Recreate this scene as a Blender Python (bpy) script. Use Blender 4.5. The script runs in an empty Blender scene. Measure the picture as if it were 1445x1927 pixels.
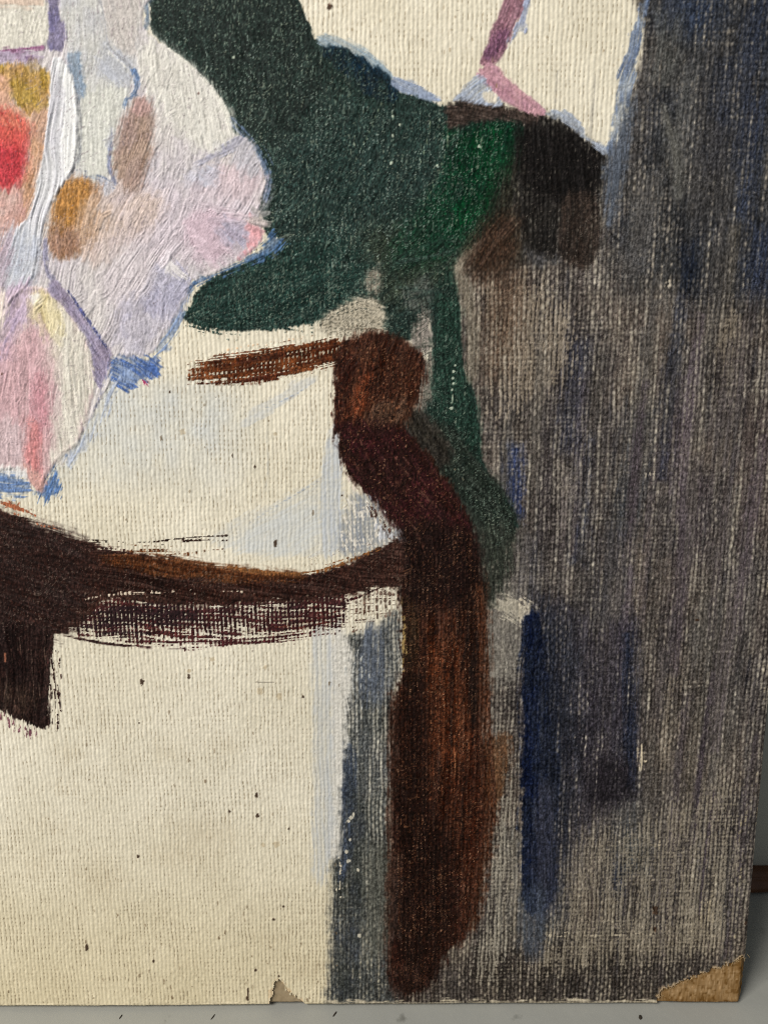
import bpy, bmesh, math, random
import numpy as np

# ------------------------------------------------------------------ camera, light, exposure
S = bpy.context.scene
COL = S.collection
F_PX, CX, CY = 1392.0, 722.5, 963.5                     # focal length and centre in photo pixels
CAM_LOC = np.array([-0.07592, -0.11479, 0.15118])
PITCH, ROLL = 0.33394, -0.00502
LEAN = math.radians(9)                                   # the board leans back against the wall

FW = np.array([0, math.cos(PITCH), -math.sin(PITCH)])
UP0 = np.array([0, math.sin(PITCH), math.cos(PITCH)])
R0 = np.array([1.0, 0, 0])
RT = R0 * math.cos(ROLL) + UP0 * math.sin(ROLL)
UP = UP0 * math.cos(ROLL) - R0 * math.sin(ROLL)

from mathutils import Matrix, Vector
cd = bpy.data.cameras.new("camera")
cam = bpy.data.objects.new("camera", cd)
COL.objects.link(cam)
M4 = Matrix(((RT[0], UP[0], -FW[0], CAM_LOC[0]), (RT[1], UP[1], -FW[1], CAM_LOC[1]),
             (RT[2], UP[2], -FW[2], CAM_LOC[2]), (0, 0, 0, 1)))
cam.matrix_world = M4
cd.sensor_fit = 'VERTICAL'
cd.sensor_height = 36.0
cd.sensor_width = 27.0
cd.lens = 36.0 * F_PX / 1927.0
cd.clip_start, cd.clip_end = 0.005, 20.0
cd.dof.use_dof = True
cd.dof.focus_distance = 0.145
cd.dof.aperture_fstop = 20.0
S.camera = cam

world = bpy.data.worlds.new("World")
S.world = world
world.use_nodes = True
bg = world.node_tree.nodes['Background']
bg.inputs[0].default_value = (0.86, 0.93, 1.0, 1)
bg.inputs[1].default_value = 0.21

def area(name, loc, target, size, power, col):
    l = bpy.data.lights.new(name, 'AREA')
    l.shape, l.size, l.size_y = 'RECTANGLE', size[0], size[1]
    l.energy, l.color = power, col
    o = bpy.data.objects.new(name, l)
    o.location = loc
    o.rotation_euler = (Vector(target) - Vector(loc)).to_track_quat('-Z', 'Y').to_euler()
    COL.objects.link(o)
    return o
# one window, up and to the left of the board
area("window_light", (-0.56, -0.40, 0.72), (-0.07, 0.01, 0.10), (0.34, 0.44), 10.2, (1.0, 0.965, 0.905))

S.view_settings.view_transform = 'Standard'
S.view_settings.look = 'None'
S.view_settings.exposure = 0.0
S.view_settings.gamma = 1.0
S.view_settings.use_curve_mapping = False
S.render.engine = 'CYCLES'
S.cycles.max_bounces = 5
S.cycles.use_denoising = False
S.cycles.pixel_filter_type = 'BLACKMAN_HARRIS'
S.cycles.filter_width = 1.0

# ------------------------------------------------------------------ helpers
def tag(o, label=None, category=None, kind=None, group=None):
    for k, v in (("label", label), ("category", category), ("kind", kind), ("group", group)):
        if v:
            o[k] = v
    return o

def board_pt(a, b, d=0.0):
    """a along the bottom edge, b up the board, d out of its face."""
    return (a, math.sin(LEAN) * b - math.cos(LEAN) * d, math.cos(LEAN) * b + math.sin(LEAN) * d)

def to_px(a, b):
    x = a - CAM_LOC[0]
    y = math.sin(LEAN) * b - CAM_LOC[1]
    z = math.cos(LEAN) * b - CAM_LOC[2]
    dz = x * FW[0] + y * FW[1] + z * FW[2]
    u = CX + F_PX * (x * RT[0] + y * RT[1] + z * RT[2]) / dz
    v = CY - F_PX * (x * UP[0] + y * UP[1] + z * UP[2]) / dz
    return u, v

def hit(u, v, n, p0):
    d = RT * (u - CX) - UP * (v - CY) + FW * F_PX
    t = ((np.array(p0) - CAM_LOC) @ np.array(n)) / (d @ np.array(n))
    return CAM_LOC + t * d

NB = (0, -math.cos(LEAN), math.sin(LEAN))
def to_board(u, v):
    p = hit(u, v, NB, (0, 0, 0))
    return p[0], p[1] * math.sin(LEAN) + p[2] * math.cos(LEAN)

def lin(c):
    c = np.clip(np.asarray(c, dtype=np.float32) / 255.0, 0, 1)
    return np.where(c <= 0.04045, c / 12.92, ((c + 0.055) / 1.055) ** 2.4)

rng = np.random.default_rng(11)
TAB = rng.random((512, 512)).astype(np.float32)
def vn(x, y, seed=0):
    """smooth value noise in 0..1"""
    so, sp = (seed * 131 + 17) % 509, (seed * 71 + 5) % 503
    xi = np.floor(x).astype(np.int32); yi = np.floor(y).astype(np.int32)
    fx = (x - xi).astype(np.float32); fy = (y - yi).astype(np.float32)
    fx = fx * fx * (3 - 2 * fx); fy = fy * fy * (3 - 2 * fy)
    x0 = (xi + so) & 511; x1 = (xi + so + 1) & 511; y0 = (yi + sp) & 511; y1 = (yi + sp + 1) & 511
    a = TAB[y0, x0]; b = TAB[y0, x1]; c = TAB[y1, x0]; d = TAB[y1, x1]
    t = a + (b - a) * fx
    return t + ((c + (d - c) * fx) - t) * fy
def fbm(x, y, seed=0):
    return vn(x, y, seed) * .55 + vn(x * 2.1, y * 2.1, seed + 1) * .3 + vn(x * 4.3, y * 4.3, seed + 2) * .15
def sst(a, b, x):
    t = np.clip((x - a) / (b - a), 0, 1)
    return t * t * (3 - 2 * t)

# ------------------------------------------------------------------ the face of the board as a fine sheet
STEP = 0.00017
A_END, B_TOP, A_LEFT = 0.0, 0.206, -0.262
a_f = np.arange(-0.1612, 0.0014, STEP)
a_c = np.arange(A_LEFT, -0.1612, 0.0012)
b_f = np.arange(-0.0022, 0.1952, STEP)
b_c = np.arange(0.1953, B_TOP, 0.0012)
AV = np.concatenate([a_c, a_f]); BV = np.concatenate([b_f, b_c])
NX, NY = len(AV), len(BV)
AG, BG = np.meshgrid(AV, BV)
U, V = to_px(AG, BG)
U = U.astype(np.float32); V = V.astype(np.float32)
X = (AG / 1e-4).astype(np.float32); Y = (BG / 1e-4).astype(np.float32)

# weave of the cloth (heights 0..1.3)
PW, PH = 8.1, 8.8
XW = X + 7 * (fbm(X / 130, Y / 210, 3) - .5) + 3.0 * (vn(X / 17, Y / 26, 9) - .5)
YW = Y + 9 * (fbm(X / 170, Y / 150, 6) - .5) + 2.4 * (vn(X / 19, Y / 21, 12) - .5)
tx = XW / PW; ti = np.floor(tx); fx = tx - ti
ty = YW / PH; tj = np.floor(ty); fy = ty - tj
Ai = .55 + .8 * vn(ti * 7.31, Y / 75, 21)
Aj = .5 + .8 * vn(X / 75, tj * 5.17, 23)
OV = .5 + .5 * np.sin(np.pi * (ty + ti)); OH = .5 - .5 * np.sin(np.pi * (tx + tj))
SEG = vn(ti * 5.31, Y / 17, 27)
HV = np.sin(np.pi * fx) ** .8 * (.50 + .50 * (.78 * OV + .40 * (SEG - .1))) * Ai
HH = np.sin(np.pi * fy) ** .8 * (.04 + .96 * OH) * .84 * Aj
THR = vn(ti * 3.77, Y / 46, 25) * .65 + vn(ti * 9.13, Y / 15, 26) * .35          # paint each upright thread happens to hold
FINE = vn(X / 2.3, Y / 3.3, 31)
W = np.maximum(HV, HH) + .26 * (FINE - .5)
GROOVE = 1 - np.sin(np.pi * (XW / PW - np.floor(XW / PW)))
WI = (1 - GROOVE) ** .8 * (.55 + .6 * vn(np.floor(XW / PW) * 5.31, Y / 13, 28)) * .95 + .16 * HH + .34 * (vn(X / 2.4, Y / 4, 33) - .5)     # primed cloth: mostly upright ribs
PIT = sst(.42, .16, W) * (.35 + .65 * sst(.4, .8, GROOVE))
del tx, ty, fx, fy, Ai, Aj, OV, OH

Hc = np.zeros((NY, NX), np.float32)          # paint relief, units of 0.1 mm
Hr = np.zeros((NY, NX), np.float32)          # bristle relief of the topmost passage
Fl = np.zeros((NY, NX), np.float32)          # how far paint fills the weave
Gl = np.zeros((NY, NX), np.float32)          # gloss
LAB = np.zeros((NY, NX), np.int16)           # which part a spot belongs to
LO = fbm(U / 190, V / 230, 40); L2 = vn(U / 60, V / 75, 43)

# bare primed cloth: ivory, yellower toward the old bottom edge, greyish where it was handled
C = np.empty((NY, NX, 3), np.float32)
iv = np.array([229, 220, 198], np.float32)
C[:] = iv + ((LO - .5) * 20 + (L2 - .5) * 9)[..., None] * np.array([.8, .85, 1.0], np.float32)
ow = sst(1430, 1900, V + 140 * (LO - .5))[..., None]
C += ow * np.array([-13, -17, -27], np.float32)
gw = (sst(980, 800, V) * sst(680, 760, V) * sst(520, 380, U))[..., None] * .8
C += gw * (np.array([206, 207, 203], np.float32) - C) * (.55 + .6 * vn(U / 25, V / 30, 47))[..., None]
pm = (PIT * sst(.46, .74, vn(ti * 2.71, Y / 11, 50) * .62 + fbm(X / 80, Y / 80, 51) * .5))[..., None]
C += pm * (np.array([142, 126, 100], np.float32) - C) * (.72 + .2 * sst(1500, 1850, V))[..., None]
C += ((WI - .5) * 17 - (GROOVE - .4) * 9 + (vn(X / 2.1, Y / 5, 52) - .5) * 15)[..., None] * np.array([1, 1, .97], np.float32)  # ribs lighter, grooves darker: dirt in hollows plus weave shading put into colour

# ------------------------------------------------------------------ painter
def smooth_pts(P, closed=True, n=4):
    P = np.asarray(P, float)
    out = []
    N = len(P)
    for i in range(N if closed else N - 1):
        p0 = P[(i - 1) % N] if closed or i > 0 else P[i]
        p1 = P[i]; p2 = P[(i + 1) % N]
        p3 = P[(i + 2) % N] if closed or i + 2 < N else P[(i + 1) % N]
        for k in range(n):
            t = k / n
            out.append(.5 * ((2 * p1) + (-p0 + p2) * t + (2 * p0 - 5 * p1 + 4 * p2 - p3) * t * t + (-p0 + 3 * p1 - 3 * p2 + p3) * t ** 3))
    if not closed:
        out.append(P[-1])
    return np.array(out)

def window(pts, pad):
    x0, y0 = pts.min(0) - pad; x1, y1 = pts.max(0) + pad
    c = [to_board(x, y) for x in (x0, x1) for y in (y0, y1)]
    aa = [p[0] for p in c]; bb = [p[1] for p in c]
    i0 = max(0, np.searchsorted(AV, min(aa)) - 1); i1 = min(NX, np.searchsorted(AV, max(aa)) + 2)
    j0 = max(0, np.searchsorted(BV, min(bb)) - 1); j1 = min(NY, np.searchsorted(BV, max(bb)) + 2)
    return slice(j0, j1), slice(i0, i1)

def coarse(fn, u, v, st=3):
    """evaluate a smooth field on every third vertex and interpolate back"""
    h, w = u.shape
    ji = np.unique(np.r_[np.arange(0, h, st), h - 1]); ii = np.unique(np.r_[np.arange(0, w, st), w - 1])
    outs = fn(u[np.ix_(ji, ii)], v[np.ix_(ji, ii)])
    def up(f, ax, idx, n):
        pos = np.interp(np.arange(n), idx, np.arange(len(idx)))
        k = np.minimum(pos.astype(int), max(len(idx) - 2, 0)); t = (pos - k).astype(np.float32)
        k1 = np.minimum(k + 1, len(idx) - 1)
        if ax == 0:
            return f[k] * (1 - t)[:, None] + f[k1] * t[:, None]
        return f[:, k] * (1 - t) + f[:, k1] * t
    return [up(up(o.astype(np.float32), 0, ji, h), 1, ii, w) for o in outs]

def sd_poly(P):
    def fn(u, v):
        d = np.full(u.shape, 1e9, np.float32); ins = np.zeros(u.shape, bool)
        N = len(P)
        for i in range(N):
            ax, ay = P[i]; bx, by = P[(i + 1) % N]
            ex, ey = bx - ax, by - ay
            l2 = ex * ex + ey * ey + 1e-9
            t = np.clip(((u - ax) * ex + (v - ay) * ey) / l2, 0, 1)
            d = np.minimum(d, (u - ax - t * ex) ** 2 + (v - ay - t * ey) ** 2)
            if ay != by:
                ins ^= ((ay > v) != (by > v)) & (u < ex * (v - ay) / (by - ay) + ax)
        return [np.where(ins, 1, -1) * np.sqrt(d)]
    return fn

def sd_path(P, wd):
    seg = np.r_[0, np.cumsum(np.hypot(*np.diff(P, axis=0).T))]
    wq = np.interp(seg / seg[-1], np.linspace(0, 1, len(wd)), wd)
    def fn(u, v):
        best = np.full(u.shape, 1e9, np.float32); ss = np.zeros(u.shape, np.float32)
        tt = np.zeros(u.shape, np.float32); ww = np.ones(u.shape, np.float32)
        N = len(P) - 1
        for i in range(N):
            ax, ay = P[i]; ex, ey = P[i + 1] - P[i]
            l = math.hypot(ex, ey) + 1e-9
            t0 = ((u - ax) * ex + (v - ay) * ey) / (l * l)
            t = np.clip(t0, 0, 1)
            d = (u - ax - t * ex) ** 2 + (v - ay - t * ey) ** 2
            m = d < best
            best = np.where(m, d, best)
            ss = np.where(m, ((u - ax) * -ey + (v - ay) * ex) / l, ss)
            tx = np.where(i == 0, np.minimum(t0, 1), np.where(i == N - 1, np.maximum(t0, 0), t))
            tt = np.where(m, seg[i] + tx * l, tt)
            ww = np.where(m, wq[i] + (wq[i + 1] - wq[i]) * t, ww)
        end = np.minimum(tt, seg[-1] - tt)
        sd = np.minimum(ww - np.abs(ss), end)
        return [sd, ss, tt, tt / seg[-1]]
    return fn

SEED = [100]
MASK = {}
def put(sl, a, col, h, fill, gloss, rel=0):
    c = C[sl]; c += a[..., None] * (col - c)
    Hc[sl] += (h * .62 - Hc[sl] * .12) * a
    Hr[sl] += (rel - Hr[sl] * .88) * a
    Fl[sl] += a * (fill - Fl[sl])
    Gl[sl] += a * (gloss - Gl[sl])

def paint(pts=None, col=(128, 128, 128), path=None, wd=None, mode='body', edge=2.5, rag=3.0, ang=90, radial=None,
          load=1.0, alpha=1.0, var=10, col2=None, mix=.5, msc=40, h=.7, bump=.5, fill=.7, gloss=.35, ridge=0.0,
          wid=2.6, ln=55, part=None, sm=True, kt=.8, th=.5, lines=0.0, ends=None, wob=1.0, keep=None, clip=None, qs=.5):
    """one passage of paint: a filled outline (pts) or a stroke along a path, laid over what is there"""
    SEED[0] += 7; sd0 = SEED[0]; wid = wid * .85
    if path is not None:
        P = smooth_pts(path, False); pad = max(wd) + 22
    else:
        P = smooth_pts(pts) if sm else np.asarray(pts, float); pad = 20 + edge
    sl = window(P, pad)
    u = U[sl]; v = V[sl]
    if u.size < 9:
        return
    if path is not None:
        sd, s, t, tn = coarse(sd_path(P, wd), u, v)
    else:
        sd, = coarse(sd_poly(P), u, v)
        wu = u + 22 * wob * (vn(u / 85, v / 85, sd0) - .5); wv = v + 22 * wob * (vn(u / 85, v / 85, sd0 + 1) - .5)
        if radial:
            dx = wu - radial[0]; dy = wv - radial[1]
            s = np.arctan2(dy, dx) * radial[2]; t = np.hypot(dx, dy)
        else:
            r = math.radians(ang)
            t = wu * math.cos(r) + wv * math.sin(r); s = -wu * math.sin(r) + wv * math.cos(r)
    if part is not None:
        LAB[sl][sd > 0] = part
    S1 = vn(s / wid, t / ln, sd0 + 2) * .68 + vn(s / (wid * 2.6), t / (ln * 1.8), sd0 + 3) * .32
    S1 = np.clip(.5 + (S1 - .5) * 1.45, 0, 1)
    var, lines, bump = var * 1.25, lines * 1.15, bump * 1.25
    n1 = fbm(u / 9, v / 9, sd0 + 4)
    sdr = sd + rag * 2.2 * (n1 - .5) + rag * 1.6 * (S1 - .5)
    w = W[sl]
    if mode == 'dry':                                     # a dry brush: only the high threads and the fuller bristles leave paint
        L = load * sst(-1, max(edge, 1) * 3, sdr)
        if path is not None and ends is not None:
            L = L * np.interp(tn, np.linspace(0, 1, len(ends)), ends)
        q = (1 - qs) * np.clip(w, 0, 1) + qs * S1 + .12 * (n1 - .5)
        a = sst(1 - L - .07, 1 - L + .09, q) * (L > .02) * alpha
    elif mode == 'thin':                                  # a scrubbed wash: settles in the hollows, rubbed off the threads
        a = sst(-edge, edge, sdr) * alpha * np.clip(load * (1.26 - kt * w) + .45 * (S1 - .5) + th * (THR[sl] - .5), 0, 1)
    else:
        a = sst(-edge, edge, sdr) * alpha
        if load < 1:
            a = a * np.clip(load + (1 - load) * (S1 * 1.6 - .3) + .25 * (n1 - .5), 0, 1)
    if keep:
        MASK.setdefault(keep, np.zeros((NY, NX), np.float32)); MASK[keep][sl] = np.maximum(MASK[keep][sl], a)
    if clip:
        a = a * np.clip(MASK[clip][sl] * 1.3, 0, 1)
    c = np.empty(u.shape + (3,), np.float32); c[:] = np.asarray(col, np.float32)
    if col2 is not None:
        m = sst(.5 - .22, .5 + .22, fbm(u / msc, v / msc, sd0 + 5) * .75 + S1 * .25 + (mix - .5))
        c += m[..., None] * (np.asarray(col2, np.float32) - np.asarray(col, np.float32))
    c += ((S1 - .5) * 2 * var + (n1 - .5) * var * .9)[..., None]
    if lines:
        c -= (sst(.62, .8, vn(s / (wid * .9), t / (ln * .6), sd0 + 6)) * lines)[..., None]
    rel = bump * (S1 - .5) * 2 + .25 * bump * (n1 - .5)
    hh = h
    if ridge:
        hh = hh + ridge * np.exp(-((sd - 3) / 3.2) ** 2) * (.5 + n1)
    put(sl, np.clip(a, 0, 1).astype(np.float32), c, hh, fill, gloss, rel)

def flecks(pts, col, dens=.8, size=2.6, ln=6, ang=80, alpha=.8, edge=10, sm=True):
    """thread tops and dust showing in dark paint, plus gloss glints painted as colour"""
    SEED[0] += 7; k = SEED[0]
    P = smooth_pts(pts) if sm else np.asarray(pts, float)
    sl = window(P, 20); u = U[sl]; v = V[sl]
    sd, = coarse(sd_poly(P), u, v)
    th = math.radians(ang) + 1.1 * (vn(u / 70, v / 70, k + 4) - .5)
    t = u * np.cos(th) + v * np.sin(th); s = -u * np.sin(th) + v * np.cos(th)
    dens = dens - .075
    q = vn(s / size, t / ln, k) * .8 + .2 * np.clip(W[sl], 0, 1) + .16 * (vn(u / 33, v / 33, k + 1) - .5)
    a = sst(dens, dens + .10, q) * sst(0, edge, sd) * alpha
    c = C[sl]; c += a[..., None] * (np.asarray(col, np.float32) - c)
    Hc[sl] += a * .25

def dabs(P, n, ang, ln, wd, h, bump, var, fill=.85, gloss=.4, spread=12, clip=None, al=(.5, .9), curve=.25):
    """single touches of a loaded brush, each in the colour that lies there and with a relief of its own"""
    P = smooth_pts(P); x0, y0 = P.min(0); x1, y1 = P.max(0)
    f = sd_poly(P); k = 0
    while k < n:
        xs = rng.uniform(x0, x1, 400); ys = rng.uniform(y0, y1, 400)
        ok = np.where(f(xs, ys)[0] > min(wd) * .8)[0]
        if not len(ok):
            return
        for q in ok[: n - k]:
            x, y = xs[q], ys[q]; k += 1
            a = ang(x, y) if callable(ang) else ang
            a = math.radians(a + rng.normal(0, spread)); l = rng.uniform(*ln); w = rng.uniform(*wd); cv = rng.normal(0, curve)
            aa, bb = to_board(x, y)
            i = min(NX - 3, max(2, int(np.searchsorted(AV, aa)))); j = min(NY - 3, max(2, int(np.searchsorted(BV, bb))))
            c = C[j - 2:j + 3, i - 2:i + 3].reshape(-1, 3).mean(0) + rng.normal(0, var * .6)
            pth = [(x - math.cos(a - cv) * l / 2, y - math.sin(a - cv) * l / 2), (x, y), (x + math.cos(a + cv) * l / 2, y + math.sin(a + cv) * l / 2)]
            paint(path=pth, wd=[w * .6, w, w * .7], col=c, load=.8, alpha=rng.uniform(*al), edge=1.8, rag=2.2, var=var, h=h * rng.uniform(.6, 1.3), bump=bump, fill=fill, gloss=gloss, ridge=h * .5, wid=2.1, ln=l, lines=var, clip=clip)

def dot(x, y, r, col, ry=None, alpha=.95, h=.3, rot=0.0):
    ry = ry or r
    P = np.array([[x - r, y - ry], [x + r, y + ry]])
    sl = window(P, 4 + r); u = U[sl] - x; v = V[sl] - y
    SEED[0] += 1
    q = np.hypot(u / r, v / ry) + .7 * (vn(U[sl] / 3, V[sl] / 3, SEED[0]) - .5)
    a = sst(1.15, .75, q) * alpha
    c = C[sl]; c += a[..., None] * (np.asarray(col, np.float32) - c)
    Hc[sl] += a * h

WEAVE, ALBEDO = 1.25, 1.0
# ------------------------------------------------------------------ the picture, passage by passage (photo pixel coordinates)
GREY = [(1219, -60), (1212, 60), (1195, 160), (1172, 262), (1144, 290), (1128, 370), (1118, 440), (1040, 470), (950, 452), (890, 478),
        (856, 520), (840, 650), (860, 760), (880, 870), (930, 940), (958, 985), (925, 1060), (880, 1120), (870, 1200), (870, 1350),
        (870, 1480), (850, 1620), (820, 1750), (790, 1800), (745, 1850), (738, 1960), (1600, 1960), (1600, -60)]
paint(GREY, (150, 138, 120), mode='body', load=.7, alpha=.58, edge=9, rag=7, ang=94, var=10, h=.05, bump=.05, fill=.05, ln=90)
paint(GREY, (63, 58, 58), mode='thin', load=1.02, kt=.78, edge=9, rag=7, ang=94, var=13, col2=(90, 80, 72), msc=120, h=.25, bump=.25, fill=.18,
      gloss=.25, wid=3.0, ln=120, part=4, keep='grey')
# cooler, fuller paint toward the top
paint([(1219, -60), (1205, 120), (1180, 262), (1150, 330), (1160, 520), (1300, 560), (1600, 560), (1600, -60)], (47, 49, 54), mode='thin', load=1.02, clip='grey',
      kt=.55, edge=60, rag=20, ang=96, var=10, col2=(60, 59, 58), msc=70, h=.25, fill=.2)
for (x0, y0, x1, y1, w0, c, ld) in [
    (1330, -40, 1285, 60, 52, (46, 54, 70), .85), (1440, -30, 1400, 130, 30, (50, 55, 68), .8), (1380, 120, 1350, 330, 34, (52, 55, 66), .6), (1260, -20, 1250, 60, 24, (56, 60, 70), .6), (1262, 30, 1240, 160, 22, (84, 84, 80), .6),
    (1300, 120, 1270, 330, 16, (88, 87, 84), .6), (1250, 200, 1285, 370, 14, (96, 94, 88), .7), (1345, 230, 1320, 470, 18, (64, 62, 62), .7),
    (1420, 180, 1395, 420, 22, (50, 56, 72), .7), (1215, 330, 1190, 520, 24, (96, 92, 88), .5), (1380, 420, 1360, 600, 18, (104, 96, 84), .5),
    (1440, 430, 1425, 560, 34, (46, 52, 68), .85), (1297, 455, 1293, 556, 19, (30, 35, 46), .95), (1284, 560, 1262, 700, 11, (48, 52, 66), .8),
    (1262, 690, 1240, 900, 16, (54, 53, 62), .75), (1090, 640, 1070, 850, 26, (54, 58, 76), .6), (1104, 820, 1085, 1060, 15, (54, 62, 84), .6),
    (1210, 760, 1170, 1010, 34, (60, 62, 66), .6), (1430, 760, 1420, 1020, 32, (72, 62, 60), .65), (1330, 900, 1310, 1060, 34, (66, 58, 60), .5),
    (966, 842, 968, 980, 15, (40, 54, 96), .95), (1000, 1000, 990, 1130, 22, (80, 78, 82), .5), (1150, 1000, 1150, 1180, 34, (64, 62, 70), .5),
    (1080, 1180, 1075, 1420, 50, (64, 60, 66), .6), (1260, 1050, 1245, 1300, 40, (82, 74, 68), .6), (1350, 1120, 1330, 1420, 40, (70, 66, 60), .6),
    (1172, 1170, 1168, 1490, 24, (50, 50, 66), .95), (1130, 1300, 1120, 1500, 30, (56, 50, 60), .7), (1140, 1455, 1135, 1500, 42, (44, 40, 50), .9),
    (1070, 1340, 1068, 1420, 14, (40, 38, 50), .85), (1180, 1480, 1186, 1560, 26, (84, 90, 96), .6), (1195, 1560, 1195, 1640, 30, (58, 68, 76), .75),
    (1160, 1600, 1160, 1680, 14, (52, 54, 62), .8), (1105, 1500, 1100, 1760, 26, (96, 84, 78), .5), (1250, 1520, 1248, 1700, 44, (100, 92, 84), .5),
    (1290, 1330, 1280, 1560, 50, (100, 92, 80), .5), (1035, 1660, 1030, 1780, 30, (86, 88, 88), .6), (960, 1560, 955, 1790, 30, (124, 122, 114), .55)]:
    paint(path=[(x0, y0), ((x0 + x1) / 2 + 2, (y0 + y1) / 2), (x1, y1)], wd=[w0 * .8, w0, w0 * .8], col=c, mode='thin', load=ld, kt=.55, edge=w0 * .6 + 5,
          clip='grey', rag=9, var=9, h=.2, bump=.25, fill=.22, gloss=.3, wid=2.6, ln=90)
# warmer, thinly covered passages with much cloth showing
for (P, c, al) in [
    ([(880, 500), (1000, 470), (1080, 520), (1130, 640), (1100, 760), (1000, 820), (915, 860), (890, 730), (868, 600)], (148, 134, 115), .62),
    ([(1280, 560), (1420, 545), (1445, 640), (1400, 780), (1320, 760)], (134, 122, 104), .5),
    ([(1050, 820), (1130, 760), (1150, 900), (1120, 1080), (1010, 1050), (990, 900)], (138, 129, 117), .45),
    ([(1205, 1160), (1290, 1150), (1330, 1300), (1290, 1480), (1200, 1500)], (126, 114, 98), .5),
    ([(905, 1270), (985, 1230), (984, 1450), (960, 1600), (985, 1820), (880, 1850), (900, 1660), (925, 1500)], (150, 141, 125), .6),
    ([(1010, 1700), (1240, 1690), (1380, 1640), (1400, 1790), (1240, 1860), (990, 1880)], (132, 121, 104), .55),
    ([(1440, 1080), (1470, 1080), (1440, 1560), (1380, 1600), (1395, 1420), (1425, 1250)], (154, 138, 106), .62)]:
    paint(P, (46, 41, 38), mode='thin', load=.45, kt=1.1, alpha=.8, edge=30, rag=16, ang=95, var=8, h=.0, fill=.05, clip='grey')
    paint(P, c, clip='grey', mode='dry', load=.62, qs=.35, alpha=al * 1.15, edge=30, rag=16, ang=95, var=14, h=.1, bump=.15, fill=.05, wid=3, ln=70)
paint([(905, 470), (960, 460), (985, 540), (970, 650), (930, 720), (905, 640)], (80, 60, 46), mode='thin', load=.8, kt=.7, alpha=.7, edge=30, clip='grey', rag=14, var=12)
paint([(985, 380), (1060, 375), (1062, 480), (990, 492)], (66, 64, 64), mode='thin', load=1.0, kt=.5, edge=10, rag=7, ang=91, var=9)
# long pale thread streaks, combed by the brush
for i in range(150):
    x = rng.uniform(900, 1440); y = rng.uniform(420, 1840); l = rng.uniform(40, 190)
    if x < 1000 and 1180 < y: continue
    lean = (x - 760) * -.00021 * 1.0
    g = rng.uniform(-18, 30)
    paint(path=[(x, y), (x + lean * l * .6, y + l * .5), (x + lean * l, y + l)], wd=[.6, rng.uniform(1.0, 2.2), .6],
          col=(140 + g, 131 + g, 118 + g), mode='body', load=.5, alpha=rng.uniform(.25, .6), edge=1.2, rag=1.2, var=6, h=.35, fill=.1, bump=.1)
for i in range(90):
    x = rng.uniform(985, 1445); y = rng.uniform(60, 1780); l = rng.uniform(60, 220)
    lean = (x - 760) * -.00021
    paint(path=[(x, y), (x + lean * l * .6, y + l * .5), (x + lean * l, y + l)], wd=[1, rng.uniform(1.6, 4.0), 1],
          col=(46, 45, 50), mode='thin', load=.8, kt=.5, alpha=rng.uniform(.3, .6), edge=2, rag=2, var=6, h=.1, fill=.1, bump=.1)
for i in range(60):
    x = rng.uniform(900, 1450); y = rng.uniform(40, 1700); l = rng.uniform(120, 380)
    if x < 1000 and y > 1150: continue
    if y < 470 and x < 1180: continue
    lean = (x - 760) * -.00021; w0 = rng.uniform(6, 26); g = rng.uniform(-16, 22) - (12 if y < 500 else 0)
    paint(path=[(x, y), (x + lean * l * .6, y + l * .5), (x + lean * l, y + l)], wd=[w0 * .6, w0, w0 * .6], col=(68 + g, 65 + g * .95, 63 + g * .85), mode='body', load=.45, clip='grey',
          alpha=rng.uniform(.35, .75), edge=w0 * .6 + 3, rag=7, var=12, h=.25, bump=.35, fill=.45, wid=2.2, ln=140)
for i in range(70):
    x = rng.uniform(1000, 1450); y = rng.uniform(520, 1500); l = rng.uniform(160, 420)
    if 980 < x < 1200 and 1100 < y + l and y < 1500 and rng.random() < .7: continue
    lean = (x - 760) * -.00021; w0 = rng.uniform(4, 16); g = rng.uniform(-14, 24); vio = rng.uniform(-2, 8)
    paint(path=[(x, y), (x + lean * l * .6, y + l * .5), (x + lean * l, y + l)], wd=[w0 * .5, w0, w0 * .5], col=(74 + g, 68 + g * .95 - vio * .5, 64 + g * .85 + vio), mode='body', load=.4, clip='grey',
          alpha=rng.uniform(.35, .8), edge=w0 * .5 + 2, rag=5, var=14, h=.2, bump=.35, fill=.4, wid=2.0, ln=160)
# row of bare weft threads near the foot of the board, and rubbed patches
bare = (196, 180, 152)
paint([(900, 1790), (1240, 1790), (1300, 1845), (1240, 1900), (740, 1900), (760, 1862), (860, 1850)], (52, 46, 41), mode='thin', load=.9, kt=1.15, edge=50, rag=14, var=8, h=.1, fill=.05)
paint([(630, 1835), (730, 1835), (735, 1900), (625, 1900)], (62, 58, 58), mode='thin', load=1.1, kt=1.2, edge=14, rag=8, var=8, h=.1, fill=.05)
paint([(1312, 1620), (1345, 1630), (1352, 1700), (1340, 1760), (1300, 1740), (1312, 1680)], (168, 152, 124), mode='dry', load=.46, qs=.3, alpha=.8, edge=12, rag=6, var=10, h=.2, fill=.1)
paint([(1365, 1560), (1420, 1480), (1412, 1640), (1395, 1780), (1370, 1740), (1380, 1640)], (156, 141, 108), mode='dry', load=.42, qs=.35, alpha=.8, edge=14, rag=7, var=12, h=.2, fill=.1)
paint([(1040, 1560), (1200, 1500), (1400, 1420), (1430, 1560), (1405, 1790), (1240, 1850), (900, 1860), (900, 1800), (1000, 1760)], (144, 133, 114), mode='dry', load=.5, qs=.4, alpha=.7, edge=24, rag=14, ang=93, var=14, clip='grey', h=.1, fill=.05, wid=2.2, ln=70)
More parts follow.
